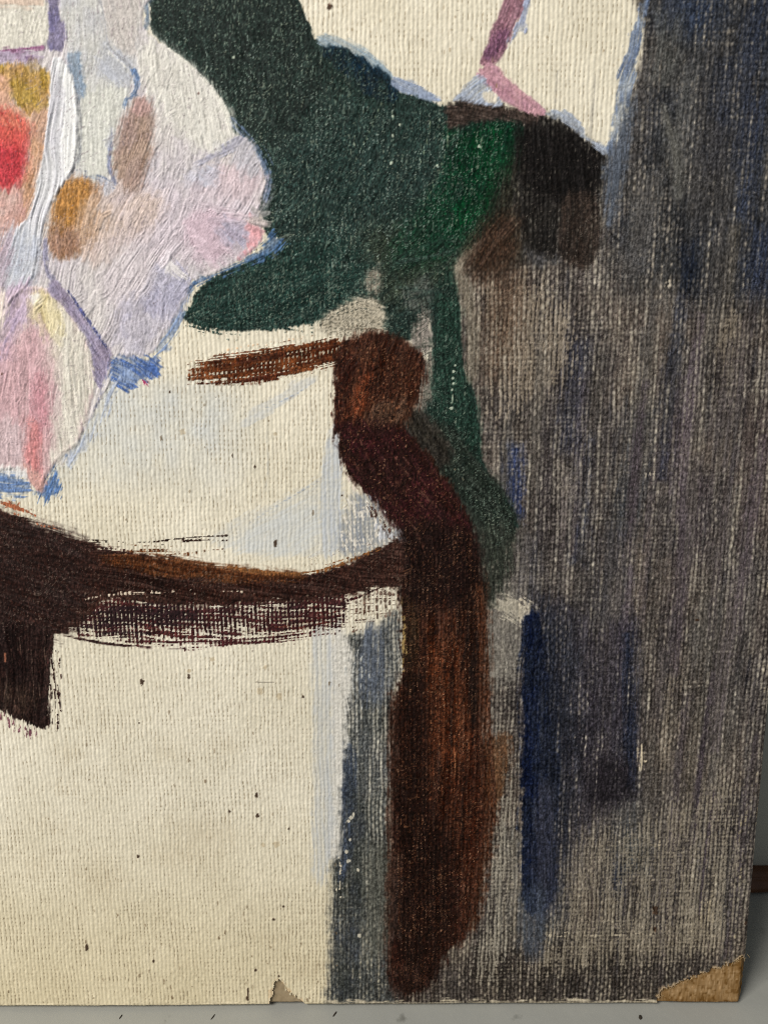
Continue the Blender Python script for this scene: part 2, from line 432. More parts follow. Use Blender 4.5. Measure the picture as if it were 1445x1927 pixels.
paint([(906, 1440), (985, 1400), (985, 1640), (960, 1840), (870, 1850), (900, 1660)], (150, 142, 126), mode='dry', load=.52, qs=.35, alpha=.75, edge=14, rag=10, ang=92, var=12, clip='grey', h=.1, fill=.05, wid=2.2, ln=40)
paint([(1225, 1565), (1252, 1570), (1250, 1620), (1228, 1615)], bare, mode='dry', load=.36, qs=.3, alpha=.7, edge=7, rag=5, var=8, h=.2, fill=.1)
paint([(1190, 1400), (1222, 1400), (1220, 1450), (1192, 1452)], bare, mode='dry', load=.38, edge=6, rag=5, var=8, h=.2, fill=.1)
paint([(935, 1128), (965, 1116), (1004, 1136), (1006, 1158), (985, 1176), (955, 1166), (918, 1150)], (224, 210, 184), mode='dry', load=.84, qs=.35, edge=4, rag=12, ang=30, var=10, h=.3, fill=.1, ln=14)
paint([(905, 1125), (985, 1118), (990, 1180), (985, 1260), (910, 1290)], (140, 135, 124), mode='thin', load=.8, kt=-.3, alpha=.6, edge=18, rag=10, var=10)
paint([(1240, 500), (1268, 480), (1272, 540), (1246, 552)], (190, 178, 158), mode='dry', load=.36, edge=6, rag=5, ln=12, h=.3)
paint([(1215, 880), (1268, 878), (1262, 896), (1200, 908)], (190, 178, 158), mode='dry', load=.34, edge=5, rag=5, ln=12, h=.3)
paint([(1028, 1752), (1250, 1750), (1250, 1762), (1028, 1764)], (170, 158, 136), mode='dry', load=.42, edge=3, rag=3, ang=0, ln=20, h=.2)
paint([(986, 1190), (1060, 1130), (1130, 1190), (1180, 1140), (1200, 1240), (1197, 1400), (1196, 1484), (1160, 1500), (1100, 1560), (1010, 1600)], (60, 55, 61), mode='thin', load=.72, kt=.6, alpha=.85, edge=16, rag=16, ang=91, var=12, col2=(54, 51, 58), msc=60, clip='grey', h=.1, fill=.2, ln=120)
paint(path=[(1182, 1190), (1184, 1330), (1184, 1486)], wd=[8, 13, 12], col=(42, 46, 60), mode='thin', load=.85, kt=.45, edge=6, rag=5, var=8, clip='grey', h=.1, fill=.2, ln=110)
paint([(1050, 1360), (1100, 1350), (1105, 1420), (1070, 1430)], (36, 33, 38), mode='thin', load=.9, kt=.5, edge=20, rag=14, ang=91, var=8, clip='grey')
paint([(1105, 1440), (1180, 1430), (1185, 1500), (1110, 1510)], (37, 33, 37), mode='thin', load=.95, kt=.5, edge=20, rag=14, ang=91, var=8, clip='grey')
paint(path=[(1056, 1320), (1072, 1360), (1085, 1400), (1100, 1420)], wd=[2, 3, 4, 3], col=(150, 138, 120), mode='dry', load=.42, edge=3, rag=4, h=.3, ln=10)
# navy stripe
paint([(1000, 1170), (1060, 1160), (1092, 1260), (1086, 1500), (1066, 1640), (1010, 1690)], (46, 47, 54), mode='thin', load=.7, kt=.5, edge=34, rag=14, ang=91, var=9, clip='grey', h=.1, fill=.15, ln=110)
paint([(983, 1186), (1000, 1150), (1022, 1170), (1028, 1260), (1034, 1340), (1048, 1430), (1042, 1560), (1034, 1700), (984, 1700), (981, 1560), (979, 1420), (981, 1300)],
      (20, 28, 52), mode='thin', load=1.2, kt=.42, edge=5, rag=8, ang=91, var=10, col2=(24, 30, 46), h=.3, fill=.25, gloss=.4, part=13, ln=110)
paint([(1022, 1200), (1050, 1210), (1062, 1440), (1050, 1620), (1020, 1690)], (34, 37, 47), mode='thin', load=.85, kt=.5, edge=22, rag=12, ang=91, var=9, h=.1, fill=.2, ln=110)
paint([(1008, 1500), (1040, 1500), (1040, 1700), (1005, 1710)], (62, 62, 74), mode='thin', load=.8, kt=.5, alpha=.7, edge=10, rag=8, var=8)
paint([(980, 1680), (1030, 1680), (1020, 1790), (985, 1790)], (72, 80, 92), mode='thin', load=.8, kt=.6, alpha=.7, edge=14, rag=8, var=8)

# grey strip left of the brown post
paint([(640, 1205), (700, 1190), (752, 1150), (756, 1260), (744, 1310), (738, 1500), (734, 1780), (740, 1960), (622, 1960), (628, 1700), (634, 1500), (642, 1330)],
      (78, 80, 81), mode='thin', load=1.0, kt=.72, edge=8, rag=7, ang=92, var=12, col2=(66, 68, 66), msc=80, h=.25, fill=.2, gloss=.3, part=10, ln=100)
paint([(632, 1500), (676, 1480), (690, 1700), (660, 1880), (626, 1890)], (60, 64, 70), mode='thin', load=.85, kt=.55, edge=14, rag=8, ang=91, var=10, col2=(58, 60, 56), ln=100)
paint([(690, 1180), (720, 1200), (725, 1300), (690, 1330), (672, 1260)], (84, 90, 100), mode='thin', load=.8, kt=.5, edge=12, rag=8, ang=91, var=9)
paint([(640, 1420), (672, 1420), (662, 1560), (650, 1640), (638, 1640)], (58, 66, 80), mode='thin', load=.7, kt=.5, edge=8, rag=6, ang=91, var=9)
paint([(690, 1620), (742, 1600), (740, 1760), (690, 1800)], (84, 84, 76), mode='thin', load=.8, kt=.5, edge=16, rag=8, ang=91, var=9)
paint([(622, 1180), (648, 1190), (660, 1260), (644, 1480), (640, 1600), (618, 1600), (624, 1400)], (216, 211, 200), mode='thin', load=.8, kt=-.3, edge=8, rag=7, ang=91, var=6, h=.1, bump=.05, fill=.1)
paint([(648, 1220), (690, 1190), (700, 1290), (670, 1400), (652, 1370)], (180, 180, 174), mode='dry', load=.36, edge=12, rag=8, ln=16, var=8)
paint([(588, 1200), (622, 1200), (626, 1400), (628, 1560), (610, 1660), (590, 1640), (592, 1400)], (188, 192, 196), mode='thin', load=.66, kt=.5, alpha=.72, edge=7, rag=5, ang=91, var=4, h=.02, bump=.02, fill=.02)
paint([(632, 1620), (646, 1600), (650, 1660), (644, 1716), (632, 1700)], (206, 195, 172), mode='dry', load=.4, edge=4, rag=4, ln=8, h=.4)
for (x, y, r) in [(656, 1545, 3), (661, 1538, 4), (665, 1532, 3), (652, 1602, 3), (656, 1620, 3.5), (674, 1637, 3), (659, 1580, 2.5), (676, 1761, 3), (745, 1448, 3), (739, 1529, 4.5), (781, 1628, 3)]:
    dot(x, y, r, (206, 198, 178), ry=r * 1.2)
dot(781, 1631, 3.2, (226, 178, 132), ry=7)

# pale blue strokes on the ivory
paint([(470, 772), (520, 742), (556, 716), (596, 712), (560, 744), (520, 772), (490, 790), (455, 800)], (196, 199, 202), mode='thin', load=.8, kt=.55, alpha=.55, edge=4, rag=5, ang=-28, var=4, h=.02, bump=.02, fill=.02)
paint([(410, 1000), (500, 950), (590, 905), (614, 870), (622, 820), (640, 830), (644, 960), (636, 1035), (560, 1045), (470, 1040), (400, 1020)], (198, 202, 204), mode='thin', load=.72, kt=.6,
      alpha=.5, edge=5, rag=6, ang=-30, var=4, h=.02, bump=.02, fill=.02)
paint([(440, 1015), (520, 965), (590, 950), (600, 1000), (560, 1040), (470, 1040)], (208, 210, 208), mode='thin', load=.7, kt=.2, alpha=.7, edge=14, rag=8, ang=-20, var=4, h=.02, bump=.02, fill=.02)
paint([(606, 880), (622, 812), (640, 812), (640, 1010), (610, 1040)], (186, 193, 204), mode='thin', load=.7, kt=.5, alpha=.65, edge=5, rag=5, ang=91, var=4, h=.02, bump=.02, fill=.02)
paint(path=[(470, 982), (540, 940), (600, 905)], wd=[1, 1.3, 1], col=(150, 160, 176), load=.7, alpha=.6, edge=1, rag=1, h=.2, fill=.1)
paint(path=[(497, 778), (505, 860), (498, 940), (500, 960)], wd=[1, 1.2, 1], col=(170, 168, 160), load=.5, alpha=.55, edge=1, rag=2, h=.2, fill=.1)
paint(path=[(488, 774), (560, 740), (592, 716)], wd=[1, 1.2, 1], col=(146, 158, 178), load=.6, alpha=.6, edge=1, rag=1, h=.2, fill=.1)

# ---- the green
GREEN = [(284, -60), (284, 10), (290, 62), (318, 93), (355, 120), (392, 157), (415, 187), (430, 224), (446, 258), (468, 264), (486, 292), (500, 336),
         (490, 377), (494, 422), (506, 446), (522, 448), (518, 466), (470, 492), (404, 520), (376, 545), (356, 578), (344, 592), (350, 606), (400, 618), (480, 622), (547, 614), (607, 603),
         (632, 580), (690, 562), (716, 580), (724, 630), (770, 640), (808, 600), (813, 680), (808, 742), (788, 768), (764, 800), (790, 838), (842, 905), (905, 985), (930, 1040),
         (960, 1010), (975, 984), (947, 926), (908, 870), (898, 776), (884, 724), (869, 679), (865, 571), (852, 512), (880, 470), (930, 430), (962, 370), (985, 290), (980, 225), (920, 208),
         (835, 200), (800, 186), (749, 172), (720, 150), (689, 118), (648, 92), (604, 84), (586, 56), (570, 18), (560, -10), (556, -60)]
paint(GREEN, (36, 53, 47), edge=2.2, rag=3.2, ang=72, var=7, col2=(36, 50, 46), msc=80, h=.9, bump=.42, fill=.72, gloss=.55, wid=2.4, ln=36, part=1, keep='green')
paint([(284, -60), (290, 62), (355, 120), (415, 187), (500, 300), (560, 250), (620, 150), (585, 60), (560, -60)], (35, 45, 41), mode='body', load=.8, edge=40, clip='green', rag=20, ang=60, var=7, h=.5, bump=.4, fill=.75, gloss=.55, wid=2.4, ln=40)
paint([(500, 320), (560, 250), (700, 180), (840, 210), (840, 330), (740, 440), (620, 480), (520, 440)], (38, 55, 51), mode='body', load=.8, edge=40, clip='green', rag=20, ang=112, var=7, h=.5, bump=.45, fill=.75, gloss=.55, wid=2.4, ln=60)
paint([(380, 540), (520, 470), (640, 450), (690, 520), (620, 590), (470, 616), (360, 600)], (33, 56, 50), mode='body', load=.85, edge=16, clip='green', rag=14, ang=165, var=7, h=.5, bump=.4, fill=.75, gloss=.55, wid=2.4, ln=60)
paint([(700, 420), (800, 440), (900, 430), (860, 510), (780, 560), (720, 560), (690, 480)], (50, 58, 46), mode='body', load=.8, edge=30, clip='green', rag=18, ang=140, var=8, h=.4, bump=.4, fill=.6, gloss=.5)
# frayed lower edge of the green
paint([(345, 585), (420, 575), (540, 590), (610, 590), (600, 622), (540, 628), (470, 634), (400, 640), (350, 622)], (36, 58, 52), mode='dry', load=.44, edge=7, rag=7, ang=4, var=6, h=.4, fill=.3, gloss=.5, ln=30)
# bright green patch
paint([(842, 246), (872, 232), (902, 224), (962, 216), (984, 246), (984, 315), (950, 380), (921, 418), (872, 448), (800, 462), (800, 420), (812, 380), (832, 330)], (9, 62, 34), edge=24, rag=8, clip='green', ang=100, var=8,
      col2=(9, 44, 28), msc=40, h=.5, bump=.4, fill=.78, gloss=.6, part=2, ln=45)
paint([(760, 420), (830, 360), (850, 440), (900, 440), (830, 500), (740, 500)], (20, 52, 36), mode='body', load=.5, edge=22, rag=10, ang=130, var=8, h=.4, bump=.4, fill=.75, gloss=.55)
# dark blue wedge and its pale lip
paint([(598, 68), (615, 66), (660, 78), (700, 106), (736, 138), (724, 150), (690, 122), (648, 98), (606, 90)], (140, 156, 166), edge=3, rag=4, ang=30, load=.5, var=12, h=.6, bump=.3, fill=.5)
paint([(602, 88), (648, 90), (689, 114), (734, 147), (751, 172), (742, 190), (716, 190), (674, 166), (630, 124)], (20, 42, 58), edge=4, rag=4, ang=62, var=8, col2=(22, 38, 46), msc=30, h=.8, bump=.5, fill=.8, gloss=.6, part=3, ln=50)
paint([(738, 148), (771, 152), (800, 168), (828, 188), (812, 190), (770, 178), (744, 168)], (138, 150, 172), edge=2.5, rag=2.5, ang=25, load=.7, var=12, h=.5, fill=.4)
# thinly covered spots inside the green
paint([(690, 505), (708, 498), (719, 520), (716, 550), (698, 554), (682, 536)], (150, 141, 126), mode='thin', load=.85, kt=-.15, edge=7, rag=6, var=10, h=.2, fill=.1)
paint([(640, 574), (690, 560), (718, 578), (724, 620), (690, 634), (636, 628), (604, 612)], (176, 166, 146), mode='thin', load=.7, kt=-.3, edge=12, rag=10, ang=15, var=14, h=.1, fill=.05)
paint(path=[(600, 610), (640, 586), (690, 570), (722, 590)], wd=[8, 16, 18, 12], col=(62, 66, 58), mode='dry', load=.38, qs=.6, edge=8, rag=10, var=12, h=.3, fill=.2, ln=26)
paint(path=[(620, 622), (670, 620), (720, 618)], wd=[6, 9, 8], col=(96, 78, 62), mode='dry', load=.42, qs=.6, edge=6, rag=8, var=12, h=.3, fill=.2, ln=26)
flecks([(600, 600), (650, 570), (700, 556), (726, 590), (724, 636), (640, 640), (596, 622)], (92, 88, 76), dens=.62, size=2.2, ln=9, ang=4, alpha=.7)
flecks([(600, 600), (650, 570), (700, 556), (726, 590), (724, 636), (640, 640), (596, 622)], (222, 210, 188), dens=.74, size=2.2, ln=8, ang=8, alpha=.7)
flecks([(680, 500), (720, 505), (720, 556), (680, 560)], (84, 84, 74), dens=.66, size=2.4, ln=7, ang=60, alpha=.7, edge=4)
paint([(796, 572), (810, 606), (812, 655), (786, 664), (774, 640), (784, 604)], (142, 133, 124), mode='thin', load=.85, kt=-.2, edge=8, rag=7, ang=80, var=10, h=.2, fill=.1)
paint([(792, 690), (812, 670), (812, 750), (786, 775), (782, 740)], (122, 114, 104), mode='thin', load=.75, kt=-.2, edge=8, rag=7, ang=80, var=10, h=.2, fill=.1)
paint([(770, 540), (800, 520), (812, 560), (790, 580), (762, 570)], (88, 92, 86), mode='thin', load=.75, kt=.3, edge=12, rag=8, ang=80, var=10)
flecks([(770, 560), (815, 570), (816, 770), (780, 780)], (70, 72, 64), dens=.64, size=2.3, ln=10, ang=82, alpha=.75, edge=4)
# the green column going down beside the post
paint([(822, 540), (852, 510), (866, 571), (870, 679), (885, 724), (899, 776), (908, 868), (890, 900), (850, 860), (812, 800), (812, 740), (818, 640)], (36, 58, 48), load=.85, edge=9, rag=7, ang=88, var=8, h=.5, bump=.35, fill=.55, gloss=.5, ln=80)
paint([(790, 800), (850, 800), (905, 870), (950, 930), (975, 985), (950, 1030), (915, 1060), (884, 1010), (840, 940)], (40, 47, 40), load=.9, edge=9, rag=7, ang=52, var=8, h=.5, bump=.4, fill=.5, gloss=.45, ln=70)
paint([(890, 1000), (960, 990), (962, 1060), (940, 1120), (905, 1150), (888, 1080)], (52, 56, 48), mode='thin', load=1.0, kt=.5, edge=14, rag=10, ang=80, var=9)
paint(path=[(884, 478), (862, 500), (880, 560), (890, 640), (886, 720)], wd=[10, 14, 14, 12, 8], col=(120, 112, 98), mode='thin', load=.8, kt=-.3, alpha=.75, edge=8, rag=6, var=14, h=.2, fill=.15, wid=2)
paint(path=[(790, 800), (830, 850), (880, 910), (915, 965)], wd=[3, 5, 5, 3], col=(112, 104, 82), mode='dry', load=.42, edge=3, rag=3, h=.3, wid=2)
for i in range(110):  # brush sweeps; oil sheen painted in as lighter and darker strokes
    x = rng.uniform(300, 900); y = rng.uniform(10, 590); l = rng.uniform(50, 150)
    if x < 500: an = rng.normal(64, 12)
    elif y > 440: an = rng.normal(168, 14)
    else: an = rng.normal(112, 12)
    an = math.radians(an); k = rng.normal(0, .12); g = rng.uniform(-14, 20)
    paint(path=[(x, y), (x + math.cos(an + k) * l * .5, y + math.sin(an + k) * l * .5), (x + math.cos(an - k) * l, y + math.sin(an - k) * l)], wd=[2, rng.uniform(3, 9), 2],
          col=(40 + g, 56 + g * 1.05, 50 + g), clip='green', load=.5, alpha=rng.uniform(.3, .7), edge=3, rag=4, var=9, h=.6, bump=.5, fill=.75, gloss=.6, wid=2.0, ln=60)
dabs([(300, 20), (555, 10), (600, 110), (740, 200), (830, 240), (820, 380), (690, 500), (600, 580), (380, 600), (500, 460), (500, 320), (430, 200)], 300, lambda x, y: 62 if x < 560 and y < 330 else (168 if y > 480 else 112), (24, 80), (2.5, 8), .6, .5, 6,
     fill=.78, gloss=.6, spread=12, clip='green', al=(.4, .85))
flecks(GREEN, (20, 32, 28), dens=.74, size=3.0, ln=7, ang=70, alpha=.65)
flecks(GREEN, (98, 112, 100), dens=.78, size=2.0, ln=5, ang=66, alpha=.7)  # pale flecks here include glints of the oil put into the colour
flecks(GREEN, (132, 140, 122), dens=.88, size=2.6, ln=5, ang=80, alpha=.7)
flecks([(300, 60), (520, 60), (640, 180), (860, 230), (820, 420), (640, 520), (480, 420), (430, 200)], (150, 164, 154), dens=.88, size=1.9, ln=7, ang=72, alpha=.75)
flecks([(380, 560), (640, 480), (700, 540), (600, 600), (400, 610)], (112, 124, 112), dens=.82, size=2.2, ln=6, ang=20, alpha=.6)
for i in range(70):                                       # scratches of the bristles in the green
    x = rng.uniform(470, 900); y = rng.uniform(60, 470); l = rng.uniform(14, 70)
    an = math.radians(rng.normal(112 if x > 640 else 62, 9))
    if x > 580 and y < 60 + (x - 580) * .75: continue
    g = rng.uniform(60, 130)
    paint(path=[(x, y), (x + math.cos(an + .06) * l / 2, y + math.sin(an + .06) * l / 2), (x + math.cos(an) * l, y + math.sin(an) * l)], wd=[.4, .9, .4], col=(g, g + 12, g), load=.6,
          alpha=rng.uniform(.3, .7), edge=.9, rag=.8, h=1.0, fill=.7, bump=.1)
for P in ([(842, 244), (838, 290), (810, 350)], [(838, 300), (815, 350), (780, 430)], [(812, 215), (800, 280), (778, 340)], [(720, 190), (690, 260), (660, 320)], [(880, 470), (905, 420), (930, 360)]):
    paint(path=P, wd=[.6, 1.2, .6], col=(128, 140, 112), load=.8, alpha=.75, edge=1, rag=.8, h=1.2, fill=.7)
for (x, y, r) in [(739, 220, 2.4), (739, 256, 2.6), (736, 307, 3), (901, 276, 3.2), (752, 236, 2), (822, 312, 2), (440, 109, 3), (853, 699, 2.5), (852, 712, 2.5), (850, 768, 4), (850, 733, 2), (845, 838, 2), (856, 688, 2), (853, 722, 2.2)]:
    dot(x, y, r, (196, 206, 184))
# the long pale scrape down the column
paint(path=[(856, 684), (852, 740), (850, 800), (856, 880)], wd=[.8, 1.4, 1, .6], col=(160, 172, 148), mode='dry', load=.55, edge=1, rag=1, h=.4)

paint([(940, 330), (985, 260), (1000, 300), (990, 460), (940, 500), (890, 500), (900, 440)], (42, 40, 32), mode='thin', load=.9, kt=.5, edge=24, rag=8, ang=100, var=8, fill=.3)
# ---- dark brown block right of the bright green
paint([(838, 206), (870, 188), (925, 194), (978, 212), (1028, 212), (1075, 238), (1110, 268), (1140, 290), (1130, 360), (1122, 440), (1110, 492), (1062, 486), (1000, 470), (975, 430), (968, 360), (986, 290), (984, 232),
       (940, 226), (880, 234), (846, 242)], (27, 24, 22), mode='thin', load=1.15, kt=.55, edge=9, rag=9, ang=88, var=9, col2=(40, 37, 34), msc=60, h=.4, fill=.45, gloss=.4, part=5, ln=60)
paint([(840, 208), (870, 190), (940, 198), (1010, 214), (1000, 236), (940, 222), (880, 232), (850, 240)], (64, 52, 46), load=.8, edge=6, rag=6, ang=10, var=14, h=.5, fill=.5, ln=14)
paint([(975, 236), (1090, 262), (1130, 300), (1120, 370), (1040, 376), (985, 340)], (22, 19, 18), load=.8, edge=18, rag=8, ang=84, var=9, h=.4, fill=.5, gloss=.45)
paint([(1060, 372), (1122, 372), (1118, 490), (1062, 492)], (52, 42, 36), mode='thin', load=.8, kt=.5, edge=8, rag=6, ang=91, var=9)
paint([(905, 430), (955, 400), (975, 440), (955, 500), (905, 520), (880, 490)], (60, 42, 31), mode='thin', load=.9, kt=.5, edge=24, rag=9, ang=130, var=12)
flecks([(985, 240), (1130, 290), (1115, 490), (990, 480)], (120, 112, 102), dens=.86, size=2, ln=14, ang=85, alpha=.5)

# ---- upper right: mauve stroke, blue lips
paint([(946, -60), (946, 0), (924, 56), (913, 92), (903, 120), (926, 124), (954, 88), (974, 40), (990, 0), (990, -60)], (160, 120, 130), edge=3, rag=3, ang=112, var=16, col2=(136, 98, 110), msc=26, h=.7, bump=.5, fill=.55, part=11, ln=26)
paint([(932, 62), (952, 56), (950, 86), (926, 112), (910, 106)], (108, 72, 94), load=.6, edge=5, rag=4, ang=112, var=14, h=.4, fill=.5, ln=20)
paint([(988, -60), (1000, -60), (996, 10), (988, 44), (992, 60), (972, 64), (952, 92), (958, 72), (974, 40), (986, 4)], (150, 158, 182), load=.55, edge=2, rag=3, ang=112, var=16, h=.5, fill=.4, ln=16)
paint([(898, 142), (912, 124), (934, 124), (966, 157), (1018, 202), (1022, 218), (978, 208), (928, 174)], (196, 152, 158), edge=2.5, rag=3, ang=42, var=12, col2=(178, 132, 146), msc=28, h=.6, bump=.4, fill=.4, ln=20)
paint([(850, 191), (876, 160), (904, 141), (928, 174), (944, 198), (900, 196), (868, 190)], (158, 167, 184), load=.6, edge=2.5, rag=3, ang=-35, var=14, h=.4, fill=.35, ln=18)
paint([(908, 176), (926, 174), (936, 190), (916, 194)], (222, 212, 192), load=.85, edge=4, rag=3, h=.4, fill=.4)
paint([(1024, 213), (1050, 208), (1076, 214), (1092, 232), (1104, 256), (1142, 278), (1136, 292), (1108, 268), (1080, 246), (1050, 226)], (160, 168, 182), load=.65, edge=2.5, rag=3, ang=35, var=14, h=.5, fill=.4, ln=18)
paint([(1208, -60), (1208, 0), (1193, 49), (1175, 105), (1161, 149), (1153, 217), (1143, 282), (1152, 290), (1166, 250), (1182, 187), (1194, 150), (1204, 75), (1222, 0), (1222, -60)], (128, 140, 158), load=.55, edge=3, rag=6,
      ang=102, var=18, col2=(88, 102, 128), msc=24, h=.45, bump=.4, fill=.3, ln=22)
paint([(1160, 262), (1180, 190), (1196, 196), (1180, 300), (1160, 400), (1140, 420), (1138, 310)], (84, 90, 100), mode='thin', load=.85, kt=.3, edge=10, rag=7, ang=98, var=10)

paint([(730, 760), (790, 770), (850, 850), (820, 880), (740, 830)], (48, 44, 38), mode='thin', load=1.1, kt=.3, edge=10, rag=7, ang=55, var=9, fill=.4)
# ---- brown: top stroke, knob, post
paint(path=[(350, 704), (410, 696), (510, 683), (600, 666), (650, 652)], wd=[20, 31, 37, 33, 28], col=(78, 38, 19), mode='dry', load=.80, ends=[.55, .95, .92, .85, .95, 1], edge=4, rag=6, var=12, col2=(112, 62, 32), msc=22, h=.5, bump=.4, fill=.4,
      gloss=.5, wid=2.6, ln=70, part=8)
paint(path=[(398, 688), (480, 676), (560, 662), (640, 646)], wd=[9, 10, 10, 10], col=(66, 30, 14), mode='dry', load=.86, ends=[.7, .9, .8, .7], edge=3, rag=3, var=8, h=.5, fill=.4, gloss=.5, ln=60)
paint(path=[(372, 722), (470, 718), (560, 698), (632, 680)], wd=[5, 8, 6, 5], col=(70, 30, 16), mode='dry', load=.84, ends=[.6, .9, .9, .8], edge=3, rag=3, var=8, h=.5, fill=.4, gloss=.5, ln=60)
paint(path=[(390, 690), (480, 672), (600, 650)], wd=[26, 30, 26], col=(214, 158, 112), mode='dry', load=.12, edge=6, rag=6, var=8, alpha=.6)
KNOB = [(634, 652), (652, 640), (690, 630), (730, 632), (790, 664), (800, 686), (792, 731), (774, 776), (758, 800), (790, 840), (842, 905), (890, 1000), (905, 1107), (907, 1182), (903, 1331), (916, 1480), (910, 1580), (899, 1661),
        (886, 1729), (868, 1768), (836, 1798), (806, 1856), (757, 1864), (735, 1848), (735, 1774), (739, 1512), (742, 1400), (746, 1294), (757, 1249), (754, 1107), (752, 1040), (758, 1008), (723, 969), (690, 928), (656, 895), (637, 851), (633, 800), (632, 700)]
paint(KNOB, (48, 25, 16), edge=4, rag=8, ang=90, var=9, col2=(40, 20, 15), msc=60, h=.6, bump=.4, fill=.4, gloss=.5, wid=2.6, ln=90, part=6)
paint([(640, 648), (719, 626), (770, 650), (797, 684), (790, 731), (772, 780), (700, 795), (650, 790), (638, 720)], (60, 33, 22), load=.85, edge=9, rag=7, ang=104, var=13, col2=(64, 34, 22), msc=30, h=.5, bump=.5, fill=.55, gloss=.5, wid=2.4, ln=50)
paint([(640, 668), (668, 672), (664, 720), (652, 790), (634, 800), (634, 720)], (50, 22, 14), load=.85, edge=6, rag=5, ang=98, var=9, h=.5, bump=.5, fill=.5, gloss=.5, ln=50)
paint([(668, 735), (700, 690), (690, 760), (666, 786)], (112, 54, 30), load=.5, edge=7, rag=6, ang=108, var=12, h=.4, bump=.4, fill=.5, wid=2, ln=40)
paint([(690, 770), (760, 750), (770, 790), (740, 800), (680, 800)], (78, 54, 40), load=.6, edge=10, rag=8, ang=110, var=10, h=.4, fill=.5)
paint([(640, 800), (740, 800), (800, 860), (840, 920), (880, 1010), (780, 1020), (715, 955), (660, 890)], (45, 23, 20), load=.9, edge=12, rag=8, ang=52, var=7, col2=(52, 20, 22), msc=40, h=.6, bump=.45, fill=.6, gloss=.55, ln=70)
paint([(752, 990), (885, 1000), (903, 1080), (890, 1120), (770, 1110)], (38, 22, 18), load=.85, edge=18, rag=10, ang=80, var=7, h=.5, bump=.4, fill=.55, gloss=.55, ln=60)
paint([(778, 1090), (900, 1090), (898, 1300), (904, 1440), (900, 1560), (780, 1540), (782, 1330)], (58, 30, 18), mode='thin', load=.95, kt=.2, edge=26, rag=16, ang=91, var=16, col2=(66, 36, 24), msc=50, h=.4, bump=.4, fill=.4, gloss=.45, wid=2.8, ln=110)
paint([(800, 1220), (890, 1230), (884, 1420), (800, 1400)], (80, 40, 21), mode='thin', load=.5, kt=-.1, edge=30, rag=10, ang=91, var=16, h=.3, fill=.4, wid=2.6, ln=110)
paint([(738, 1330), (790, 1290), (800, 1500), (838, 1560), (850, 1700), (830, 1790), (800, 1852), (756, 1858), (750, 1700), (742, 1540)], (38, 20, 14), load=.9, edge=10, rag=8, ang=91, var=8, col2=(52, 28, 18), msc=40, h=.4, bump=.4, fill=.45, gloss=.5, ln=110)
paint([(762, 1120), (790, 1120), (784, 1280), (764, 1290)], (48, 34, 22), load=.8, edge=6, rag=5, ang=90, var=9, h=.4, fill=.4)
paint([(752, 1130), (764, 1120), (768, 1260), (756, 1270)], (150, 124, 76), mode='dry', load=.55, edge=4, rag=4, ang=90, var=10, h=.3, ln=50)
paint([(870, 1500), (914, 1480), (900, 1650), (882, 1740), (862, 1760)], (66, 34, 21), load=.6, edge=14, rag=6, ang=93, var=12, h=.4, fill=.4, ln=90)
paint([(735, 1650), (756, 1620), (752, 1860), (736, 1848)], (74, 60, 54), mode='thin', load=.8, kt=.2, edge=4, rag=4, ang=90, var=9, h=.3)
paint([(735, 1780), (756, 1770), (754, 1850), (738, 1850)], (60, 28, 20), mode='thin', load=.9, kt=.2, edge=4, rag=4, ang=90, var=9, h=.3)
paint([(915, 1395), (958, 1390), (952, 1470), (925, 1530), (912, 1500)], (92, 62, 40), mode='thin', load=.8, kt=.4, edge=9, rag=8, ang=95, var=12)
for (x, y0, y1) in [(798, 1540, 1800), (800, 1300, 1540), (824, 1120, 1500), (856, 1200, 1520), (868, 1250, 1560), (890, 1400, 1500), (836, 1300, 1480), (760, 1540, 1700), (812, 1220, 1420), (880, 1160, 1330), (846, 1120, 1260), (786, 1130, 1290)]:
    paint(path=[(x, y0), (x + 1, (y0 + y1) / 2), (x - 1, y1)], wd=[.7, 1.5, .7], col=(150, 98, 62), mode='dry', load=.62, edge=1.2, rag=1, h=.5, ln=40)
for i in range(70):
    x = rng.uniform(750, 905); y = rng.uniform(1080, 1700); l = rng.uniform(80, 280)
    if x > 905 - max(0, y + l - 1500) * .2 or y + l > 1840 - (x - 750) * .4: continue
    d = rng.random() < .6; g = rng.uniform(-6, 10)
    paint(path=[(x, y), (x - 1, y + l * .5), (x - 3, y + l)], wd=[.8, rng.uniform(1.2, 4), .8], col=(30 + g, 15 + g * .6, 10 + g * .5) if d else (104 + g, 56 + g, 32 + g), load=.6, alpha=rng.uniform(.35, .8), edge=1.6, rag=2,
          var=8, h=.5, bump=.3, fill=.45, ln=60)
paint([(750, 1300), (800, 1290), (806, 1500), (836, 1600), (820, 1840), (740, 1860), (738, 1600)], (29, 14, 9), mode='thin', load=.62, kt=.4, edge=28, rag=12, ang=91, var=8, h=.2, fill=.4, wid=2.2, ln=120)
paint([(872, 1060), (905, 1090), (905, 1330), (884, 1360), (866, 1200)], (30, 17, 12), mode='thin', load=.85, kt=.3, edge=14, rag=9, ang=91, var=8, h=.2, fill=.4, wid=2.2, ln=100)
paint([(760, 1000), (880, 1010), (890, 1120), (800, 1150), (756, 1110)], (30, 16, 13), mode='thin', load=.8, kt=.2, edge=24, rag=12, ang=80, var=7, h=.2, fill=.5, ln=60)
paint(path=[(902, 1100), (910, 1250), (914, 1420), (920, 1520), (908, 1640), (888, 1750)], wd=[9, 11, 13, 14, 12, 8], col=(70, 40, 25), mode='thin', load=.75, kt=.5, edge=8, rag=9, var=12, h=.1, fill=.15, ln=60)
